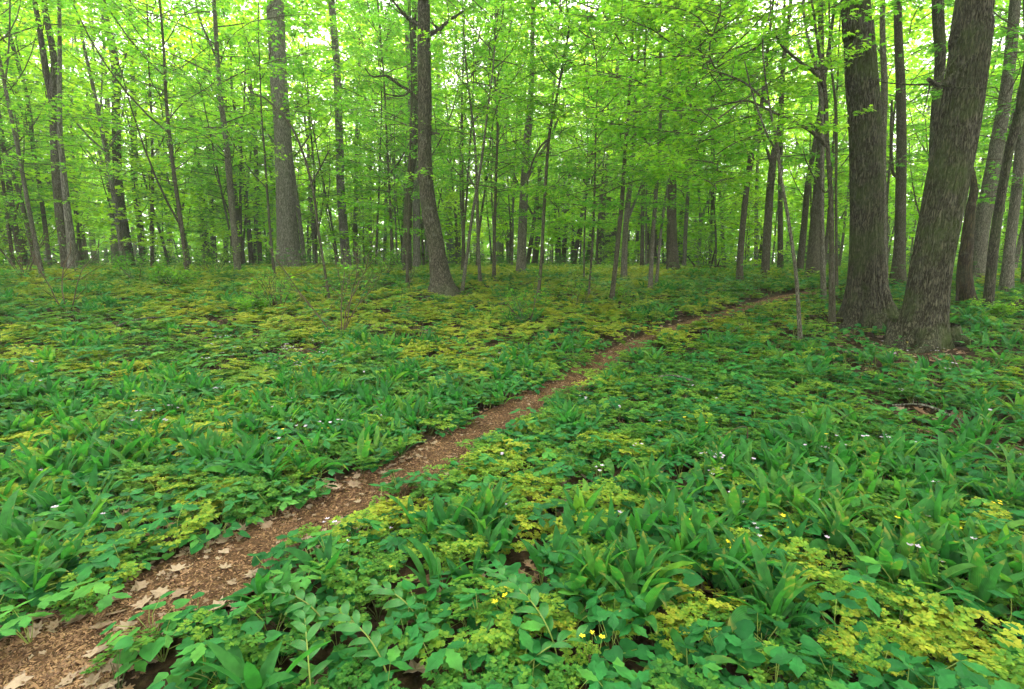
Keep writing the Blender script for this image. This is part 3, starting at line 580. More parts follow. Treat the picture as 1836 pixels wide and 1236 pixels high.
# --- trees of the background that nothing sets apart: one prototype of each form, then copies
def proto_trunk(seed, r0, H, lean=.05, fork=False):
    g = random.Random(seed); rows = []; x = y = 0; dx, dy = g.gauss(0, lean), g.gauss(0, lean)
    n = 7
    for i in range(n + 1):
        z = H * i / n; rows.append((x, y, z, max(.015, r0 * (1 - .85 * i / n))))
        dx += g.gauss(0, .03); dy += g.gauss(0, .03); x += dx * H / n; y += dy * H / n
    (V, T), S = trunk_geo(rows, 8, 26, .3, seed, 0, None)
    mb = MB(); mb.add(V, T)
    for b in range((2 if fork else 0) + 3):
        i = g.randint(9, 20) if not (fork and b < 1) else g.randint(6, 10)
        a = g.uniform(0, 6.28); L = (H * .35 if fork and b < 1 else g.uniform(1.2, 2.8)); p = S[i, :3]
        t = np.linspace(0, 1, 6); d = .35 + .5 * g.random()
        q = p + np.stack([np.cos(a) * L * d * t * (1 - .3 * t), np.sin(a) * L * d * t * (1 - .3 * t), L * t * (.7 + .3 * t)], -1)
        V2, T2 = tube(q, np.linspace(S[i, 3] * .6, .012, 6), 6); mb.add(V2, T2)
    return mb
PT = []
for i in range(9):
    r0 = [.045, .06, .08, .11, .05, .13, .07, .17, .095][i]; H = [9, 10.5, 12, 14, 9.5, 15, 12, 17, 13][i]
    PT.append((proto_trunk(50 + i, r0, H, fork=i in (1, 3, 6)).mesh('trunk', M[['bark_thin', 'bark_thin', 'bark_grey', 'bark_thin', 'bark_pale', 'bark_thin', 'bark_thin', 'bark_thin', 'bark_pale'][i]], True), H))
def free(x, y, d):
    return all((x - a) ** 2 + (y - b) ** 2 > d * d for a, b in used)
protos = {}
FORMS = ['very thin brown trunk', 'thin high forked trunk', 'slim grey trunk', 'sturdy forked trunk', 'thin pale whip of a trunk', 'thick grey brown trunk', 'slim forked brown trunk', 'thickest brown trunk', 'pale blotched trunk']
def bg_tree(kind, ti, ci, x, y, rz, sc, label, group, crowns):
    key = (kind, ti, ci)
    if key not in protos:
        e = link(kind, None); t = link('trunk', PT[ti][0], e); c = link('crown', crowns[ci], e, rot=(0, 0, 1.1 * ti))
        protos[key] = e
    else:
        s = protos[key]; e = s.copy(); COL.objects.link(e)
        for ch in s.children:
            c = ch.copy(); COL.objects.link(c); c.parent = e
    e.location = (x, y, gz(x, y)); e.rotation_euler = (random.gauss(0, .02), random.gauss(0, .02), rz); e.scale = (sc,) * 3
    tag(e, label.replace(' at the far left', ' far left') if len(label.split()) > 16 else label, 'tree', group); used.append((x, y))
    return e
ZN = [(-99, -.62, 'behind the leaning stems at the far left'), (-.62, -.33, 'behind the thick pale grey trunk'), (-.33, -.05, 'near the curved lichened trunk'),
      (-.05, .25, 'in the crowded centre woods'), (.25, .6, 'beyond the far end of the path'), (.6, 99, 'behind the massive right hand trunks')]
def zone(x, y):
    t = x / max(y, .1)
    return next(z for a, b, z in ZN if a <= t < b)
KEY = [(512, hit(517, 492).y), (765, hit(794, 524).y), (1610, hit(1609, 512).y)]
# young understory maples between 9 and 24 m
n = 0; tries = 0
while n < 38 and tries < 4000:
    tries += 1
    a = random.uniform(-.98, .98); r = math.sqrt(random.uniform(11.5 ** 2, 25 ** 2)); x, y = r * math.sin(a), r * math.cos(a)
    if not free(x, y, .9) or path_d(x, y)[0] < 1.0: continue
    q = proj((x, y, 3.)); hide = False
    for (u, yy_) in KEY:
        if y < yy_ and abs(q[0] - u) < 2.1 * F / y + 25: hide = True
    if hide: continue
    z = zone(x, y)
    ti_ = random.choice([0, 0, 1, 4])
    bg_tree('young_maple', ti_, random.randrange(4), x, y, random.uniform(0, 6.28), random.uniform(.75, 1.15),
            {0: 'grey stemmed', 1: 'forked', 4: 'pale stemmed'}[ti_] + ' slender young maple with tiered leaves ' + z, 'young maples ' + z, MIDC); n += 1
# unseen rest of the stand, added round the camera to shade the near ground
for i, (x, y) in enumerate([(-4.5, -1.5), (3.8, -2.6), (-.8, -4.6), (-8.5, 3.0), (8.4, 1.8), (-7.8, -6.0), (7.5, -6.5), (.5, -10.), (-13., -1.), (13., -2.5), (-12.5, 6.5), (4.6, -13.), (1.6, -1.6), (-2.6, -2.4), (5.6, -.2), (-6.3, 1.0), (3.2, -4.4)]):
    used.append((x, y))
    bg_tree('unseen_canopy_tree', [5, 7, 3, 5][i % 4], 3, x, y, i * 1.3, 1.0, 'unseen tall maple of the surrounding stand, added so its canopy shades the near plants', 'unseen tall maples around the viewpoint', TALL)
n = 0; tries = 0
while n < 165 and tries < 9000:
    tries += 1
    a = random.uniform(-1.02, 1.02); r = math.sqrt(random.uniform(20 ** 2, 50 ** 2)); x, y = r * math.sin(a), r * math.cos(a)
    if not free(x, y, 1.1) or path_d(x, y)[0] < 1.0: continue
    z = zone(x, y)
    ti_ = random.randrange(9)
    bg_tree('forest_tree', ti_, random.randrange(4), x, y, random.uniform(0, 6.28), random.uniform(.85, 1.2),
            FORMS[ti_] + ' in the distance ' + z, 'distant trees ' + z, FARC); n += 1

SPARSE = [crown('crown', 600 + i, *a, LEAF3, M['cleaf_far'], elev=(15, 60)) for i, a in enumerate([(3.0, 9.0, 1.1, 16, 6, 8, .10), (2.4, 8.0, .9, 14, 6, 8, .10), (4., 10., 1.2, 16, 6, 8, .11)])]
n = 0; tries = 0
while n < 95 and tries < 5000:
    tries += 1
    a = random.uniform(-.98, .98); r = math.sqrt(random.uniform(12 ** 2, 44 ** 2)); x, y = r * math.sin(a), r * math.cos(a)
    if not free(x, y, .5) or path_d(x, y)[0] < .8: continue
    z = zone(x, y); ti_ = random.choice([0, 1, 4, 4, 0, 6])
    bg_tree('slender_sapling', ti_, random.randrange(3), x, y, random.uniform(0, 6.28), random.uniform(.75, 1.15), {0: 'straight', 1: 'forked', 4: 'pale barked', 6: 'branching'}[ti_] + ' few leaved slender sapling ' + z, 'slender saplings ' + z, SPARSE); n += 1
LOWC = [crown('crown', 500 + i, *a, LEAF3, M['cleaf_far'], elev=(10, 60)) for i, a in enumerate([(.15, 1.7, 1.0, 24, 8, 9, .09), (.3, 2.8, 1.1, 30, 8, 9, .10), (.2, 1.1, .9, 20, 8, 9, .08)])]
bstem = MB(); V_, T__ = tube(np.array([[0, 0, -.1], [.03, .02, .9], [-.02, .05, 2.2]]), [.02, .014, .006], 6); bstem.add(V_, T__); bstem = bstem.mesh('stem', M['twig'], True)
n = 0; tries = 0; bproto = {}
while n < 70 and tries < 3000:
    tries += 1
    a = random.uniform(-.95, .98); r = math.sqrt(random.uniform(17 ** 2, 46 ** 2)); x, y = r * math.sin(a), r * math.cos(a)
    if not free(x, y, .7) or path_d(x, y)[0] < 1.3: continue
    i = random.randrange(3); z = zone(x, y)
    if i not in bproto:
        e = link('leafy_bush', None); link('stem', bstem, e, sc=(1, 1, .45 if i != 1 else 1)); link('crown', LOWC[i], e); bproto[i] = e
    else:
        e = bproto[i].copy(); COL.objects.link(e)
        for ch in bproto[i].children: c = ch.copy(); COL.objects.link(c); c.parent = e
    e.location = (x, y, gz(x, y)); e.rotation_euler = (0, 0, random.uniform(0, 6.28)); e.scale = (random.uniform(.7, 1.2),) * 3
    tag(e, ['waist high light green bush ', 'head high light green sapling bush ', 'knee high light green bush '][i] + z, 'bush', 'leafy bushes ' + z); used.append((x, y)); n += 1

# far wood that reads as one mass, round the whole stand
def far_wood():
    g = np.random.default_rng(5); mb = MB()
    for i in range(420):
        a = g.uniform(-1.25, 1.25); r = g.uniform(62, 100); x, y = r * math.sin(a), r * math.cos(a); w = g.uniform(.07, .28)
        P = np.array([[x, y, gz(x, y) - .3], [x + g.normal(0, .3), y, 7], [x + g.normal(0, 1), y, 17]]); V, T = tube(P, [w, w * .7, w * .3], 6); mb.add(V, T, 0)
    N = 190000
    a = g.uniform(-1.25, 1.25, N); r = np.sqrt(g.uniform(64 ** 2, 112 ** 2, N)); x, y = r * np.sin(a), r * np.cos(a)
    z = .8 + 31 * g.random(N) ** 1.1; lo = g.random(N) < .42; z[lo] = g.uniform(.7, 11, lo.sum()); r[lo] = 64 + .35 * (r[lo] - 64); x, y = r * np.sin(a), r * np.cos(a)
    keep = fbm(x / 5, y / 5, z / 4, 77, 3) > np.where(z < 12, .26, .40)
    x, y, z = x[keep], y[keep], z[keep]; N = len(x)
    b = g.uniform(0, 6.28, N)
    V, T = stamp(*LEAF2, np.stack([x, y, z], -1), np.stack([np.cos(b), np.sin(b), g.normal(-.1, .3, N)], -1), np.stack([g.normal(0, .6, N), g.normal(0, .6, N), np.ones(N)], -1), g.uniform(.35, .75, N)); mb.add(V, T, 1)
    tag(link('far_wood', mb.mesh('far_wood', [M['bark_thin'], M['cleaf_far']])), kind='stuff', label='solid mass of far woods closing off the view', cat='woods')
far_wood()

# ------------------------------------------------------------------ scattering (ground cover nobody could count)
def gn_scatter(name, meshes, P, rot, scl, idx, tint, label, kind='stuff', parent=None, cat='ground cover'):
    src = bpy.data.collections.new('sources of ' + name)
    for i, me in enumerate(meshes):
        o = bpy.data.objects.new(f'{name}_source_{i:02d}', me); src.objects.link(o)
    me = bpy.data.meshes.new(name); N = len(P)
    me.vertices.add(N); me.vertices.foreach_set('co', np.asarray(P, np.float32).ravel())
    def at(nm, ty, field, v):
        a = me.attributes.new(nm, ty, 'POINT'); a.data.foreach_set(field, v)
    at('rot', 'FLOAT_VECTOR', 'vector', np.asarray(rot, np.float32).ravel())
    at('scl', 'FLOAT', 'value', np.asarray(scl, np.float32)); at('idx', 'INT', 'value', np.asarray(idx, np.int32)); at('tint', 'FLOAT', 'value', np.asarray(tint, np.float32))
    o = link(name, me, parent); tag(o, label, cat if not parent else None, kind=kind)
    ng = bpy.data.node_groups.new('scatter ' + name, 'GeometryNodeTree')
    ng.interface.new_socket('Geometry', in_out='INPUT', socket_type='NodeSocketGeometry'); ng.interface.new_socket('Geometry', in_out='OUTPUT', socket_type='NodeSocketGeometry')
    n, l = ng.nodes, ng.links
    gi, go = n.new('NodeGroupInput'), n.new('NodeGroupOutput')
    mp = n.new('GeometryNodeMeshToPoints'); ip = n.new('GeometryNodeInstanceOnPoints'); ci = n.new('GeometryNodeCollectionInfo')
    ci.inputs['Collection'].default_value = src; ci.inputs['Separate Children'].default_value = True; ci.inputs['Reset Children'].default_value = True
    def na(nm, ty):
        a = n.new('GeometryNodeInputNamedAttribute'); a.data_type = ty; a.inputs['Name'].default_value = nm; return a.outputs['Attribute']
    l.new(gi.outputs[0], ip.inputs['Points'])
    l.new(ci.outputs[0], ip.inputs['Instance']); ip.inputs['Pick Instance'].default_value = True
    l.new(na('idx', 'INT'), ip.inputs['Instance Index'])
    er = n.new('FunctionNodeEulerToRotation'); l.new(na('rot', 'FLOAT_VECTOR'), er.inputs[0]); l.new(er.outputs[0], ip.inputs['Rotation'])
    l.new(na('scl', 'FLOAT'), ip.inputs['Scale'])
    l.new(ip.outputs[0], go.inputs[0])
    md = o.modifiers.new('scatter', 'NODES'); md.node_group = ng
    return o

# plant models
def blade(L, W, arch, lift, n=8, fold=.25, twist=0., tipdroop=0., pet=.2, seed=0, und=0.):
    """one long leaf: rises along +y and bends over; returns V, T, uv"""
    s = np.linspace(0, 1, n + 1)
    ang = lift - arch * s ** 1.4 - tipdroop * s ** 4
    dy = np.cos(ang) * L / n; dz = np.sin(ang) * L / n
    y = np.concatenate([[0], np.cumsum(dy[:-1])]); z = np.concatenate([[0], np.cumsum(dz[:-1])])
    w = np.where(s < pet, .12, np.sin(np.pi * np.clip((s - pet) / (1 - pet), 0, 1) ** .8) ** .75) * W / 2; w[0] = W * .05; w[-1] = .001
    w = np.maximum(w, W * .05 * (s < .9))
    nx, nz = -np.sin(ang), np.cos(ang)
    V, uv = [], []
    for i in range(n + 1):
        tw = twist * s[i]; c, sn = math.cos(tw), math.sin(tw)
        for u in (-1, -.5, 0, .5, 1):
            e = fold * abs(u) * w[i] + und * w[i] * math.sin(9 * s[i] + (2 if u < 0 else 0)) * abs(u)
            xx = u * w[i] * c; h = e + u * w[i] * sn
            V.append((xx, y[i] + nx[i] * h, z[i] + nz[i] * h)); uv.append((u * .5 + .5, s[i]))
    T = []
    for i in range(n):
        for j in range(4):
            a = i * 5 + j; T += [(a, a + 1, a + 6), (a, a + 6, a + 5)]
    return np.array(V), np.array(T), np.array(uv)
def rot_z(V, a): c, s = math.cos(a), math.sin(a); return np.stack([V[:, 0] * c - V[:, 1] * s, V[:, 0] * s + V[:, 1] * c, V[:, 2]], -1)
def leafball(seed, kind):
    g = np.random.default_rng(seed); mb = MB()
    if kind == 'fern':       # a tuft of finely cut, flat-topped compound leaves
        for k in range(g.integers(4, 7)):
            a = g.uniform(0, 6.28); h = g.uniform(.06, .13); out = g.uniform(.02, .09)
            tip = np.array([math.cos(a) * out, math.sin(a) * out, h])
            V, T = tube(np.array([[0, 0, 0], tip * [.4, .4, .6], tip]), [.0016, .0014, .001], 3, cap=False); mb.add(V, T, 1)
            P, D = [], []
            size = g.uniform(.05, .08)
            for m in (-1, 0, 1):                      # three leaflets, each cut three by three
                a1 = a + m * 1.0; d1 = np.array([math.cos(a1), math.sin(a1), .05 - .1 * abs(m)]); L1 = size * (1.15 if m == 0 else .85)
                for f in (.35, .62, .9):
                    for sd in (-1, 1):
                        a2 = a1 + sd * .85 * (1.2 - f * .7); q = tip + d1 * L1 * f
                        L2 = L1 * .42 * (1.15 - .5 * f)
                        for ff, da in ((.45, -.7), (.5, .7), (.75, -.35), (.8, .35), (1., 0)):
                            d = np.array([math.cos(a2 + da * sd), math.sin(a2 + da * sd), g.normal(-.1, .2)])
                            P.append(q + np.array([math.cos(a2), math.sin(a2), -.15]) * L2 * ff); D.append(d)
                P.append(tip + d1 * L1); D.append(d1)
            P, D = np.array(P), np.array(D); N = len(P)
            t = (np.array([(0, 0, 0), (.34, .55, .02), (.12, .72, 0), (0, 1, 0), (-.12, .72, 0), (-.34, .55, .02)], float), np.array([(0, 1, 2), (0, 2, 4), (2, 3, 4), (0, 4, 5)]))
            V, T = stamp(*t, P, D, np.stack([g.normal(0, .25, N), g.normal(0, .25, N), np.ones(N)], -1), size * g.uniform(.22, .34, N)); mb.add(V, T, 0)
    elif kind == 'violet':
        out = [(0, -.02), (.25, -.16), (.5, 0), (.5, .32), (.3, .62), (0, .92)]
        pts = [(x, y + .1, .10 * abs(x)) for x, y in out] + [(-x, y + .1, .10 * abs(x)) for x, y in out[-2:0:-1]]
        t = fan(pts, (0, .38, -.06))
        for k in range(g.integers(6, 10)):
            a = g.uniform(0, 6.28); h = g.uniform(.05, .12); o = g.uniform(.02, .09); tip = np.array([math.cos(a) * o, math.sin(a) * o, h])
            V, T = tube(np.array([[0, 0, 0], tip * [.4, .4, .7], tip]), [.0015, .0013, .001], 3, cap=False); mb.add(V, T, 1)
            V, T = stamp(*t, [tip], [[math.cos(a), math.sin(a), g.normal(-.15, .2)]], [[g.normal(0, .25), g.normal(0, .25), 1]], [g.uniform(.04, .068)]); mb.add(V, T, 0)
    elif kind == 'tooth':    # three toothed leaflets on a stem
        o1 = [(0, 0), (.16, .18), (.14, .26), (.27, .42), (.22, .48), (.26, .64), (.15, .72), (0, 1)]
        t = fan([(x, y, .05 * x) for x, y in o1] + [(-x, y, .05 * x) for x, y in o1[-2:0:-1]], (0, .45, -.03))
        for k in range(g.integers(3, 6)):
            a = g.uniform(0, 6.28); h = g.uniform(.07, .15); o = g.uniform(.01, .08); tip = np.array([math.cos(a) * o, math.sin(a) * o, h])
            V, T = tube(np.array([[0, 0, 0], tip * [.4, .4, .7], tip]), [.0016, .0013, .001], 3, cap=False); mb.add(V, T, 1)
            for da in (-1.5, -.1, 1.4):
                d = [math.cos(a + da), math.sin(a + da), g.normal(-.15, .12)]
                V, T = stamp(*t, [tip], [d], [[g.normal(0, .15), g.normal(0, .15), 1]], [g.uniform(.055, .08)]); mb.add(V, T, 0)
    return mb
fern_m = [leafball(i, 'fern').mesh('fern_tuft', [M['fern'], M['stem_dark']]) for i in range(6)]
violet_m = [leafball(20 + i, 'violet').mesh('violet_tuft', [M['violet'], M['stem']]) for i in range(6)]
tooth_m = [leafball(40 + i, 'tooth').mesh('toothed_tuft', [M['violet'], M['stem']]) for i in range(5)]
def leek_clump(seed, n_, mname):
    g = np.random.default_rng(seed); mb = MB()
    for k in range(n_):
        V, T, uv = blade(g.uniform(.21, .31), g.uniform(.034, .050), g.uniform(.3, 1.4), g.uniform(1.0, 1.5), 6, twist=g.normal(0, .4))
        a = g.uniform(0, 6.28); V = rot_z(V, a) + [g.normal(0, .02), g.normal(0, .02), 0]; mb.add(V, T, 0, uv)
    return mb.mesh('leek_clump', M[mname], True)
leekfar_m = [leek_clump(60 + i, 6 + i, 'leek_far') for i in range(4)]
def coarse(seed, mt):
    """a knee-low patch for the far ground: many small leaves"""
    g = np.random.default_rng(seed); mb = MB(); N = 46
    P = np.stack([g.normal(0, .13, N), g.normal(0, .13, N), g.uniform(.05, .18, N)], -1); b = g.uniform(0, 6.28, N)
    V, T = stamp(*LEAF3, P, np.stack([np.cos(b), np.sin(b), g.normal(0, .25, N)], -1), np.stack([g.normal(0, .35, N), g.normal(0, .35, N), np.ones(N)], -1), g.uniform(.045, .085, N)); mb.add(V, T)
    return mb.mesh('low_patch', mt)
coarse_f = [coarse(80 + i, M['fern']) for i in range(4)]; coarse_v = [coarse(90 + i, M['violet']) for i in range(4)]

# where the yellow and the leek patches lie (photograph pixels: x, y, radius px)
YEL = [(330, 560, 110), (430, 590, 90), (560, 570, 110), (650, 560, 100), (900, 590, 90), (750, 590, 110), (840, 640, 70), (100, 650, 80), (220, 690, 70), (340, 800, 70), (60, 800, 60), (480, 700, 60), (980, 545, 90), (1080, 560, 80), (1150, 540, 90), (900, 530, 80), (1420, 570, 50), (150, 540, 80), (130, 1000, 40), (50, 670, 60), (130, 770, 90), (30, 640, 50), (300, 770, 60), (420, 720, 60), (380, 690, 40), (540, 850, 50), (330, 920, 70), (300, 870, 40), (40, 960, 40), (480, 540, 80), (620, 600, 60), (760, 640, 60), (800, 600, 90), (700, 570, 70),
       (540, 520, 80), (300, 545, 60), (860, 560, 60), (1000, 620, 50), (1150, 590, 60), (1200, 610, 30), (1300, 570, 50), (1380, 545, 40), (1250, 560, 50), (1180, 830, 50), (1080, 700, 30), (960, 770, 40), (700, 930, 40), (930, 960, 60), (1110, 950, 60),
       (1240, 1100, 70), (1200, 1160, 70), (1500, 1130, 70), (1580, 1190, 80), (1750, 1210, 90), (980, 1210, 60), (1420, 1030, 30), (1010, 890, 50), (660, 800, 30), (430, 940, 25), (200, 620, 50), (1100, 820, 40)]
LEK = [(120, 870, 80), (200, 840, 60), (60, 720, 70), (230, 720, 60), (300, 820, 60), (340, 730, 60), (420, 850, 50), (660, 765, 60), (740, 780, 60), (610, 800, 50), (560, 690, 60), (40, 920, 60), (60, 1050, 60), (330, 700, 40), (1030, 770, 40), (1240, 850, 60), (1320, 890, 60),
       (1430, 880, 80), (1240, 980, 70), (1470, 930, 80), (1650, 880, 80), (1500, 960, 60), (1700, 1020, 90), (1790, 1060, 80), (1100, 1080, 60), (1400, 1110, 60), (880, 970, 40), (1780, 780, 60), (1560, 850, 60), (720, 700, 50), (1600, 930, 80), (1350, 960, 80), (1560, 1040, 60), (1180, 1040, 70), (1300, 1060, 60), (1810, 930, 80), (1450, 820, 60), (1160, 900, 50), (150, 930, 60), (480, 760, 60), (100, 800, 70)]
DRK = [(1450, 740, 260), (1650, 700, 200), (420, 650, 90), (150, 590, 120), (700, 720, 90), (1500, 640, 150), (1300, 760, 120), (1750, 640, 160)]
def blobs(L, wx, wy):
    P = np.stack([wx, wy, ground(wx, wy)], -1); px, py, dz = proj(P); r = np.zeros(len(wx))
    ok = dz > .2
    for x, y, s in L: r = np.maximum(r, np.where(ok, np.exp(-(((px - x) / s) ** 2 + ((py - y) / (s * .55)) ** 2)), 0))
    return r
def points(dens, r0, r1, amax=1.0, clear=.0, soft=.12):
    """random points over the ground inside the wedge, off the path"""
    A = amax * (r1 ** 2 - r0 ** 2); N = int(A * dens)
    a = rng.uniform(-amax, amax, N); r = np.sqrt(rng.uniform(r0 ** 2, r1 ** 2, N)); x, y = r * np.sin(a), r * np.cos(a)
    d = path_d(x, y); d = d - np.clip(.026 * (r - 6), 0, .15) ; k = d > clear + soft * (rng.random(N) - .5) + .26 * np.clip(4 / r[:], .15, 1) * (fbm(x * 2.2, y * 2.2, 0, 4, 3) - .5)
    x, y = x[k], y[k]
    return x, y
def bare(x, y):
    """0..1 where leaf litter shows between the plants (feet of big trees, thin spots)"""
    b = np.clip((fbm(x / .6, y / .6, 0, 61, 3) - .71) * 8, 0, 1)
    for (px, py, s) in ((1560, 588, .8), (1590, 618, .9), (1680, 632, .8), (1620, 640, .6), (795, 535, .6), (1600, 740, .35), (800, 1090, .12), (500, 640, .4), (1700, 760, .4)):
        h = hit(px, py); b = np.maximum(b, np.exp(-((x - h.x) ** 2 + (y - h.y) ** 2) / s ** 2))
    return b
def rots(N, tilt=.12): return np.stack([rng.normal(0, tilt, N), rng.normal(0, tilt, N), rng.uniform(0, 6.28, N)], -1)
def zz(x, y): return np.stack([x, y, ground(x, y) - .006], -1)
def yfield(x, y): return np.clip(1.25 * blobs(YEL, x, y) + 2.2 * (fbm(x / .8, y / .8, 0, 31, 4) - .47), 0, 1) * (1 - .8 * blobs(DRK, x, y))

for part, (r0, r1, dn, s) in enumerate(((.7, 6.5, 66, 1.), (6.5, 15, 28, 1.2))):
    x, y = points(dn, r0, r1, clear=.04)
    yf = yfield(x, y); lf = blobs(LEK, x, y); k = rng.random(len(x)) < (.62 + .5 * yf) * (1 - bare(x, y)) * (1 - .5 * lf); x, y, yf = x[k], y[k], yf[k]; N = len(x)
    tint = np.clip([.27, .40][part] + .70 * yf * rng.uniform(.25, 1.15, N) + rng.normal(0, .13, N) + .5 * (fbm(x / .4, y / .4, 0, 33, 2) - .5), 0, 1)  # farther plants tinted lighter to offset the tree shade there
    gn_scatter('feathery_plants', fern_m, zz(x, y), rots(N), s * rng.uniform(.7, 1.25, N), rng.integers(0, len(fern_m), N), tint, ['near', 'farther'][part] + ' carpet of feathery cut leaved plants, green to yellow')
    x, y = points(dn * 1.15, r0, r1, clear=.03)
    yf = yfield(x, y); k = rng.random(len(x)) < (1.0 - .55 * yf) * (1 - .97 * bare(x, y)); x, y = x[k], y[k]; N = len(x)
    allm = violet_m + tooth_m
    tint = np.clip([.42, .6][part] + rng.normal(0, .2, N) + .8 * (fbm(x / .8, y / .8, 0, 35, 2) - .5), 0, 1)  # same lift in colour for the shaded farther ring
    gn_scatter('low_broad_leaves', allm, zz(x, y), rots(N), s * rng.uniform(.7, 1.3, N), rng.integers(0, len(allm), N), tint, ['near', 'farther'][part] + ' carpet of dark heart shaped and toothed leaves')
x, y = points(13, 15, 62, amax=1.05, clear=.14)
yf = np.clip(yfield(x, y) + .10, 0, 1); N = len(x); allm = coarse_f + coarse_v
isf = rng.random(N) < .7 + .3 * yf
idx = np.where(isf, rng.integers(0, 4, N), rng.integers(4, 8, N)); tint = np.clip(np.where(isf, .55 + .40 * yf, .95) + rng.normal(0, .12, N), 0, 1)  # colour lifted to offset the shade under the far trees
gn_scatter('distant_ground_plants', allm, zz(x, y), rots(N, .05), rng.uniform(.9, 1.7, N), idx, tint, 'far carpet of low green and yellow plants under the trees')
# leeks of the middle distance
x, y = points(38, 1.0, 13, clear=.10); lf = blobs(LEK, x, y); k = rng.random(len(x)) < np.clip(1.3 * lf + .45 * (fbm(x / .8, y / .8, 0, 41, 2) > .62), 0, 1) * (1 - bare(x, y)); x, y = x[k], y[k]; N = len(x)
gn_scatter('leek_carpet', leekfar_m, zz(x, y), rots(N), rng.uniform(.7, 1.1, N), rng.integers(0, 4, N), np.clip(rng.normal(.45, .25, N), 0, 1), 'drifts of broad leaved wild leeks among the lower plants')
# taller stalks: little seedlings with a tier of leaves
def seedling(seed):
    g = np.random.default_rng(seed); mb = MB(); h = g.uniform(.25, .5); lean = g.normal(0, .12, 2)
    P = np.array([[0, 0, 0], [lean[0] * .4, lean[1] * .4, h * .5], [lean[0], lean[1], h]]); V, T = tube(P, [.003, .0022, .0015], 4); mb.add(V, T, 1)
    for z in (.55, .75, .92, 1.):
        for k in range(3):
            a = g.uniform(0, 6.28); p = np.array([lean[0] * z, lean[1] * z, h * z]); d = np.array([math.cos(a), math.sin(a), -.1])
            V, T = stamp(*LEAF5, [p + d * .03], [d], [[g.normal(0, .2), g.normal(0, .2), 1]], [g.uniform(.05, .09)]); mb.add(V, T, 0)
    return mb.mesh('maple_seedling', [M['fern'], M['stem_dark']])
sm = [seedling(i + 3) for i in range(5)]
x, y = points(1.1, 4, 40, clear=.2); N = len(x)
gn_scatter('maple_seedlings', sm, zz(x, y), rots(N), rng.uniform(.6, 1.5, N) * np.clip(.6 + np.hypot(x, y) / 30, .7, 1.6), rng.integers(0, 5, N), np.clip(rng.normal(.25, .1, N), 0, 1), 'scattered ankle high maple seedlings')
# flowers
def flower(seed, m):
    g = np.random.default_rng(seed); mb = MB(); h = g.uniform(.13, .19); n = 1 + seed % 3
    for q in range(n):
        lean = g.normal(0, .03, 2); V, T = tube(np.array([[0, 0, 0], [lean[0], lean[1], h]]), [.001, .0008], 3); mb.add(V, T, 1)
        t = (np.array([(0, 0, 0), (.3, .4, .06), (.22, .85, .12), (0, 1, .1), (-.22, .85, .12), (-.3, .4, .06)], float), np.array([(0, 1, 2), (0, 2, 3), (0, 3, 4), (0, 4, 5)]))
        nrm = np.array([g.normal(0, .4), g.normal(-.3, .4), 1.])
        for k in range(5):
            a = k * 1.2566 + g.normal(0, .1); V, T = stamp(*t, [[lean[0], lean[1], h]], [[math.cos(a), math.sin(a), .2]], [nrm], [.0115]); mb.add(V, T, 0)
    return mb.mesh('blossom', [m, M['stem']])
fl = [flower(i, M['petal']) for i in range(4)] + [flower(10 + i, M['ypetal']) for i in range(2)]
FLW = [(1390, 950, 40), (1300, 1010, 40), (1600, 1000, 40), (1560, 900, 50), (1720, 960, 40), (1280, 880, 40), (1350, 990, 70), (1620, 1030, 60), (1690, 960, 60), (1330, 940, 40), (1420, 1040, 40), (1260, 810, 40), (480, 640, 90), (60, 700, 50), (300, 790, 60), (1750, 950, 60), (560, 800, 60), (1650, 640, 60), (1480, 830, 60), (130, 970, 30)]
x, y = points(34, 1., 8, clear=.05); ff = blobs(FLW, x, y); k = rng.random(len(x)) < .05 + .9 * ff; x, y = x[k], y[k]; N = len(x)
gn_scatter('spring_blossoms', fl, zz(x, y), rots(N), rng.uniform(.9, 1.25, N), np.where(rng.random(N) < .86, rng.integers(0, 4, N), rng.integers(4, 6, N)), np.zeros(N), 'tiny pale pink and yellow blossoms dotted over the plants')

# ------------------------------------------------------------------ litter on the path
def dead_leaf(seed, m, size=1.):
    g = np.random.default_rng(seed); k = 14; V = []
    for i in range(k):
        a = 2 * np.pi * i / k; r = .5 * (.62 + .38 * (i % 2)) * g.uniform(.8, 1.15); V.append((math.cos(a) * r * .85, math.sin(a) * r, 0))
    V.append((0, 0, 0)); V = np.array(V); c1, c2 = g.uniform(.2, .9), g.uniform(-.2, .5)
    V[:, 2] = c1 * V[:, 0] ** 2 + c2 * V[:, 1] ** 2 + g.normal(0, .035, len(V)); V[:, 2] -= V[:, 2].min()
    T = [(i, (i + 1) % k, k) for i in range(k)]
    return mesh('leaf', V * size, T, m, smooth=False)
chips = []
for i in range(5):
    g = np.random.default_rng(i); v = np.array([(-1, -.3, 0), (1, -.25, .05), (.8, .3, .1), (-.9, .35, .15), (0, 0, .35)]) * g.uniform(.5, 1.3, 3)
    chips.append(mesh('chip', v, [(0, 1, 4), (1, 2, 4), (2, 3, 4), (3, 0, 4)], M['chip']))
dl = [dead_leaf(i, M['dead' if i % 2 else 'dead_pale']) for i in range(6)]
def on_path(N, smax=1., spread=1.):
    u = rng.random(N) ** 1.0 * smax; i = u * (len(ctr) - 1); c = np.stack([np.interp(i, np.arange(len(ctr)), ctr[:, k]) for k in (0, 1)], -1)
    t = np.stack([np.interp(i, np.arange(len(ctr)), np.gradient(ctr[:, k])) for k in (0, 1)], -1); t /= np.linalg.norm(t, axis=1)[:, None]
    w = np.interp(i, np.arange(len(ctr)), hw); s = rng.uniform(-1, 1, N) * spread
    p = c + np.stack([-t[:, 1], t[:, 0]], -1) * (w * s)[:, None]
    return p[:, 0], p[:, 1], s
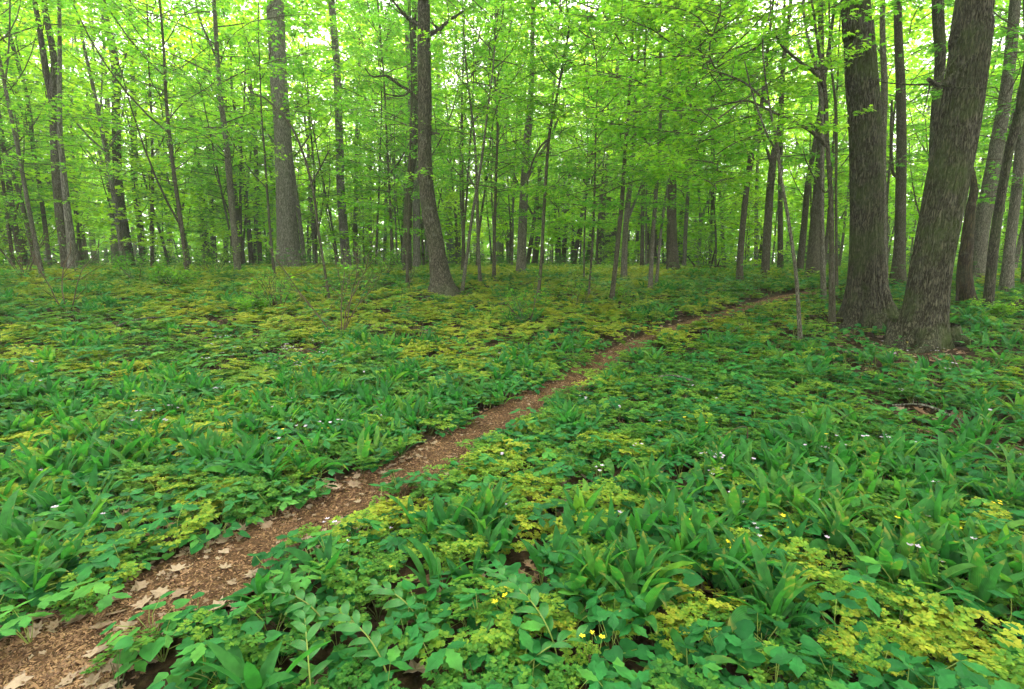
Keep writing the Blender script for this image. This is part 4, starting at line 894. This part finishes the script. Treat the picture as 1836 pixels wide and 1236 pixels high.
x, y, s = on_path(46000, 1., 1.15); k = rng.random(len(x)) < .35 + 1.3 * (fbm(x / .22, y / .22, 0, 71, 3) - .28); x, y = x[k], y[k]; N = len(x)
gn_scatter('mulch_chips', chips, np.stack([x, y, ground(x, y) + .012], -1), rots(N, .5), rng.uniform(.003, .008, N) * rng.uniform(.8, 2.1, N), rng.integers(0, 5, N), np.zeros(N), 'brown bark chips covering the footpath', parent=None, cat='mulch')
x, y, s = on_path(2600, 1., 1.6); k = (np.abs(s) > .6) | (rng.random(len(s)) < .35); x, y = x[k], y[k]; N = len(x)
gn_scatter('path_leaf_litter', dl, np.stack([x, y, ground(x, y) + .012], -1), rots(N, .25), rng.uniform(.018, .05, N), rng.integers(0, 6, N), np.zeros(N), 'small dead leaves strewn along the footpath', cat='leaf litter')
x, y = points(90, .8, 12, clear=0.); b = bare(x, y); k = rng.random(len(x)) < .35 + .65 * b; x, y = x[k], y[k]; N = len(x)
gn_scatter('forest_leaf_litter', dl, np.stack([x, y, ground(x, y) + .005], -1), rots(N, .25), rng.uniform(.05, .11, N), rng.integers(0, 6, N), np.zeros(N), 'dead brown leaves lying between the green plants', cat='leaf litter')
# the larger leaves on the near path, each a piece of it
pale = [dead_leaf(30 + i, M['dead_pale']) for i in range(5)]
x, y, s = on_path(900, .5, 1.25)
dcam = np.hypot(x, y); sel = [i for i in range(len(x)) if dcam[i] < 5.2 and (abs(s[i]) > .62 or i % 9 == 0) and (s[i] > 0 or i % 3 == 0)][:110]
for i in sel:
    o = link('leaf', pale[i % 5], path_obj, (x[i], y[i], gz(x[i], y[i]) + .016), (random.gauss(0, .2), random.gauss(0, .2), random.uniform(0, 6.28)), random.uniform(.05, .10))

# ------------------------------------------------------------------ foreground plants one can tell apart
lm = []
for i in range(10):
    V, T, uv = blade(random.uniform(.25, .34), random.uniform(.038, .056), [.3, .7, 1.1, 1.5, 1.9, .5, .9, 1.3, 2.1, .2][i], [1.45, 1.3, 1.2, 1.1, 1.05, 1.35, 1.25, 1.0, 1.15, 1.5][i], 10, fold=.3, twist=random.gauss(0, .45), tipdroop=random.uniform(0, .5), und=.08)
    lm.append(mesh('leaf', V, T, M['leek'], smooth=True, uv=uv))
def leek(px, py, n_, sc, label, group=None, dirn=None):
    B = hit(px, py); e = tag(link('wild_leek', None, loc=B + Vector((0, 0, -.01))), label, 'wild leek', group)
    for k in range(n_):
        a = 6.283 * k / n_ + random.gauss(0, .35)
        if dirn is not None and random.random() < .6: a = dirn + random.gauss(0, .6)
        o = link('leaf', lm[random.randrange(10)], e, (random.gauss(0, .012), random.gauss(0, .012), 0), (random.gauss(0, .08), random.gauss(0, .08), a), sc * random.uniform(.75, 1.12))
    return e
for a in [(1235, 1010, 11, 1.1, 'fan of leek leaves in the centre right foreground beside yellow feathery plants'), (1140, 1130, 10, 1.15, 'leek clump with long arching leaves just left of the yellow foreground patch'),
          (775, 1085, 5, 1.0, 'pair of tall upright leek leaves alone in the lower middle'), (1385, 1140, 7, 1.1, 'low leek clump with wide flat leaves among yellow foreground plants'),
          (1500, 1000, 9, 1.1, 'leek clump left of the pinkish flower heads on the right'), (1620, 980, 8, 1.05, 'leek clump with one broad leaf standing behind the flower heads'),
          (1745, 1105, 9, 1.2, 'big leek clump at the lower right with tall pointed leaves'), (1835, 1110, 9, 1.2, 'leek clump cut off by the right edge at the bottom'),
          (1660, 1090, 8, 1.1, 'leek clump with leaves swept to the left, lower right'), (1440, 935, 8, 1.0, 'leek clump beside the bare patch of dead leaves on the right'),
          (870, 1010, 9, 1.0, 'leek clump leaning left below the path in the middle'), (245, 985, 4, .9, 'single broad leek leaf standing at the left edge of the path'),
          (740, 960, 4, .95, 'small leek pair pointing at the path from below'), (60, 1100, 9, 1.1, 'leek clump at the left edge above the start of the path'),
          (15, 1010, 8, 1.1, 'leek clump half cut by the left edge'), (1230, 1236, 4, 1., 'stout leek sprout at the bottom edge, centre right'),
          (1260, 900, 9, 1.0, 'dense leek clump right of the small yellow patch'), (1760, 800, 8, .95, 'leek clump near the right edge in the middle ground')]:
    leek(*a)
ORD = 'first second third fourth fifth sixth seventh eighth ninth tenth eleventh twelfth thirteenth fourteenth fifteenth sixteenth seventeenth eighteenth nineteenth twentieth twenty-first twenty-second twenty-third twenty-fourth twenty-fifth twenty-sixth twenty-seventh twenty-eighth twenty-ninth thirtieth'.split()
for lst, nm in (([p for p in LEK if p[0] < 900], 'left of the path'), ([p for p in LEK if p[0] >= 900], 'right of the path')):
    for j, (px, py, s) in enumerate(sorted(lst, key=lambda p: -p[1])):
        for q in range(5 if py > 800 else 3):
            n_ = 4 + q + (q > 2)
            leek(px + random.gauss(0, s * .6), py + random.gauss(0, s * .35), n_, random.uniform(.8, 1.05), ['four leaved', 'five leaved', 'six leaved', 'eight leaved', 'nine leaved'][q] + ' leek clump, ' + ORD[j] + ' drift up from the bottom ' + nm, 'wild leeks in drifts ' + nm)
# Solomon's seal: an arching stem with two ranks of leaves
sl = []
for i in range(5):
    V, T, uv = blade(random.uniform(.095, .125), random.uniform(.03, .038), random.uniform(.6, 1.1), .25, 8, fold=.25, twist=random.gauss(0, .15), pet=.03, und=.05); sl.append(mesh('leaf', V, T, M['seal'], smooth=True, uv=uv))
def seal(px, py, h, az, n_, label):
    B = hit(px, py); h *= .78; e = tag(link('solomons_seal', None, loc=B), label, 'wildflower'); t = np.linspace(0, 1, 14)
    reach = h * 1.25; d = np.array([math.cos(az), math.sin(az)])
    P = np.stack([d[0] * reach * t ** 2, d[1] * reach * t ** 2, h * (1.35 * t - .62 * t ** 3)], -1)
    V, T = tube(P, np.linspace(.0035, .0014, 14), 6); link('stem', mesh('stem', V, T, M['stem'], smooth=True), e)
    for k in range(n_):
        f = .34 + .66 * k / (n_ - 1); p = [np.interp(f, t, P[:, c]) for c in range(3)]
        a = az + (1 if k % 2 else -1) * (.95 - .5 * f) + random.gauss(0, .08)
        link('leaf', sl[k % 5], e, p, (random.gauss(0, .1), random.gauss(0, .12), a - math.pi / 2), (1.0 - .45 * abs(f - .5)) * random.uniform(.9, 1.1))
for a in [(700, 1245, .30, 2.5, 11, 'arching leafy stem at the bottom edge pointing up left'), (590, 1150, .25, 2.8, 9, 'arching leafy stem nearest the right edge of the path'),
          (1000, 1200, .34, 2.3, 12, 'tallest arching leafy stem with pale stalk, lower middle'), (760, 1150, .24, 2.6, 9, 'arching leafy stem below the two tall upright leek leaves'),
          (560, 1280, .28, 2.0, 9, 'arching leafy stem cut by the bottom edge'), (930, 1240, .22, .4, 8, 'low arching leafy stem leaning right at the bottom middle')]:
    seal(*a)
# bushy low shrubs and bare twiggy ones
def twiggy(px, py, hpx, stems, label, m='redtwig', leaves=0, spread=.5, name='bare_shrub'):
    B = hit(px, py); dep = B.y; H = hpx * dep / F; g = np.random.default_rng(int(px)); mb = MB(); ml = MB(); e = tag(link(name, None, loc=B), label, 'shrub')
    def grow(p, d, L, r, lv):
        n_ = 6; q = [p]; dd = d.copy()
        for i in range(n_): dd = dd + g.normal(0, .12, 3) + [0, 0, .05]; dd /= np.linalg.norm(dd); q.append(q[-1] + dd * L / n_)
        q = np.array(q); V, T = tube(q, np.linspace(r, r * .45, n_ + 1), 5); mb.add(V, T)
        if lv < 2:
            for c in range(3 if lv == 0 else 3):
                i = g.integers(2, n_); d2 = (q[i + 1 if i < n_ else i] - q[i - 1]); d2 /= np.linalg.norm(d2); d2 = d2 + g.normal(0, .55, 3); d2 /= np.linalg.norm(d2); grow(q[i], d2, L * .5, r * .5, lv + 1)
        if leaves and lv > 0:
            K = leaves; i = g.integers(2, n_ + 1, K); b = g.uniform(0, 6.28, K)
            V, T = stamp(*LEAF3, q[i] + g.normal(0, .03, (K, 3)), np.stack([np.cos(b), np.sin(b), g.normal(0, .3, K)], -1), np.stack([g.normal(0, .4, K), g.normal(0, .4, K), np.ones(K)], -1), g.uniform(.03, .07, K)); ml.add(V, T)
    for s in range(stems):
        a = g.uniform(0, 6.28); d = np.array([math.cos(a) * spread, math.sin(a) * spread, 1.]); grow(np.array([0, 0, -.03]) + g.normal(0, .02, 3) * [1, 1, 0], d / np.linalg.norm(d), H * g.uniform(.6, 1.), .005 + .004 * H, 0)
    link('stem', mb.mesh('stem', M[m], True), e)
    if leaves: link('foliage', ml.mesh('foliage', M['cleaf']), e)
for a in [(500, 560, 95, 9, 'reddish twiggy shrub at the foot of the thick pale grey trunk', 'redtwig', 4, .8), (128, 565, 175, 3, 'sparse arching shrub in front of the rough double trunk', 'redtwig', 0, .7),
          (45, 503, 120, 9, 'brown tangled shrub near the left edge of the woods', 'redtwig', 4, .5), (612, 610, 185, 6, 'tall sparse twiggy shrub in the plants left of centre', 'redtwig', 4, .5),
          (945, 585, 80, 7, 'twiggy green shrub in the middle of the clearing', 'twig', 5, .8), (243, 510, 60, 6, 'small shrub at the foot of the tall wavy trunk', 'twig', 6, .7),
          (385, 500, 60, 7, 'small leafy shrub at the foot of the sweeping trunk', 'twig', 6, .8), (730, 525, 80, 2, 'two bare upright twigs left of the curved trunk\'s foot', 'twig', 0, .15),
          (1033, 560, 60, 3, 'low leafy twigs in the centre of the clearing', 'twig', 5, .5), (1120, 545, 45, 4, 'small leafy twigs by the nearest slender central trunk', 'twig', 6, .6),
          (620, 480, 110, 9, 'bright leafy bush left of centre among the trunks', 'twig', 14, .7), (690, 500, 70, 6, 'green leafy bush behind the two bare twigs', 'twig', 12, .8),
          (310, 520, 50, 9, 'dense low green bush left of centre in the clearing', 'twig', 16, 1.2), (455, 565, 40, 8, 'dense low bush in front of the reddish twiggy shrub', 'twig', 16, 1.2),
          (560, 470, 80, 8, 'leafy bush to the right of the thick pale grey trunk', 'twig', 14, .8), (180, 470, 70, 8, 'leafy bush between the double trunk and the wavy trunk', 'twig', 12, .8), (1780, 575, 45, 6, 'leafy bush at the feet of the dark trunks on the right edge', 'twig', 10, 1.)]:
    twiggy(*a)
# fallen wood
def log(name, pts, r, label, m='rot', branches=0, cat='log'):
    g = np.random.default_rng(len(label)); P = np.array([list(p) for p in pts]); S = spline(P, 30)
    V, T = tube(S, np.linspace(r, r * .6, 30), 14, lambda th, s, z: 1 + .35 * (fbm(np.cos(th) * 2 + 3, np.sin(th) * 2 + 3, s * .35, 5, 3) - .5) * 2)
    mb = MB(); mb.add(V, T)
    for b in range(branches):
        i = g.integers(5, 26); d = g.normal(0, 1, 3); d[2] = abs(d[2]) * .6; d /= np.linalg.norm(d); V, T = tube(S[i] + np.linspace(0, 1, 4)[:, None] * d * r * 5, np.linspace(r * .3, r * .1, 4), 6); mb.add(V, T)
    tag(link(name, mb.mesh(name, M[m], True)), label, cat)
def gp(px, py, up=0, far=42): h = hit(px, py, far); return (h.x, h.y, h.z + up)
A, B_ = hit(1215, 491), hit(1298, 487)
yy = min(A.y, 24)
pA, pB = on_plane(1205, 489, yy), on_plane(1300, 484, yy)
log('fallen_log', [(pA.x, yy, gz(pA.x, yy) + .05), ((pA.x + pB.x) / 2, yy - .2, gz((pA.x + pB.x) / 2, yy) + .16), (pB.x, yy, gz(pB.x, yy) + .25)], .13, 'dark fallen log lying right of the stout grey trunk', branches=5)
log('fallen_log', [gp(1790, 566, .05), gp(1812, 566, .10), gp(1850, 562, .12)], .12, 'black rotten log on the ground at the right edge', branches=4)
log('fallen_branch', [gp(1715, 603, .03), gp(1745, 596, .06), gp(1790, 590, .03)], .03, 'dead branch lying by the foot of the leaning giant', branches=3, cat='branch')
log('fallen_branch', [gp(1480, 592, .03), gp(1505, 588, .10), gp(1525, 586, .04)], .05, 'mossy broken branch at the foot of the massive upright trunk', branches=2, cat='branch')
log('dead_stick', [gp(1700, 665, .2), gp(1722, 692, .12), gp(1740, 715, .05)], .008, 'thin pale stick slanting over the plants on the right', 'redtwig', cat='stick')
h = hit(1338, 812); log('dead_stick', [(h.x, h.y, h.z), (h.x, h.y, h.z + .12), (h.x - .02, h.y, h.z + .20), (h.x - .12, h.y, h.z + .17), (h.x - .20, h.y, h.z + .12)], .0045, 'thin bent brown twig standing in the plants right of the path', 'redtwig', cat='stick')
h = hit(1110, 558); log('tree_stump', [(h.x, h.y, h.z - .05), (h.x, h.y, h.z + .10), (h.x + .01, h.y, h.z + .19)], .045, 'tiny broken black stub beside the nearest slender central trunk', 'rot', 1, cat='stub')
for px, py, a, L, lab in [(330, 700, .4, .5, 'grey stick lying in the plants on the left'), (1210, 700, 2.6, .6, 'grey stick lying right of the path in the middle ground'), (680, 600, .1, .8, 'long dead branch in the plants below the curved trunk'),
                        (1660, 760, 2.2, .5, 'short brown stick near the bare litter patch on the right'), (250, 590, 1.2, .9, 'long dead branch lying in the clearing on the left'), (1330, 600, .7, .7, 'dead branch lying right of the far path')]:
    h = hit(px, py); c, s_ = math.cos(a) * L / 2, math.sin(a) * L / 2
    log('dead_stick', [(h.x - c, h.y - s_, gz(h.x - c, h.y - s_) + .08), (h.x, h.y + .04, h.z + .15), (h.x + c, h.y + s_, gz(h.x + c, h.y + s_) + .10)], .010, lab, 'bark_grey', 2, 'stick')
print('objects', len(scene.objects), 'tris', sum(len(m.polygons) for m in bpy.data.meshes))
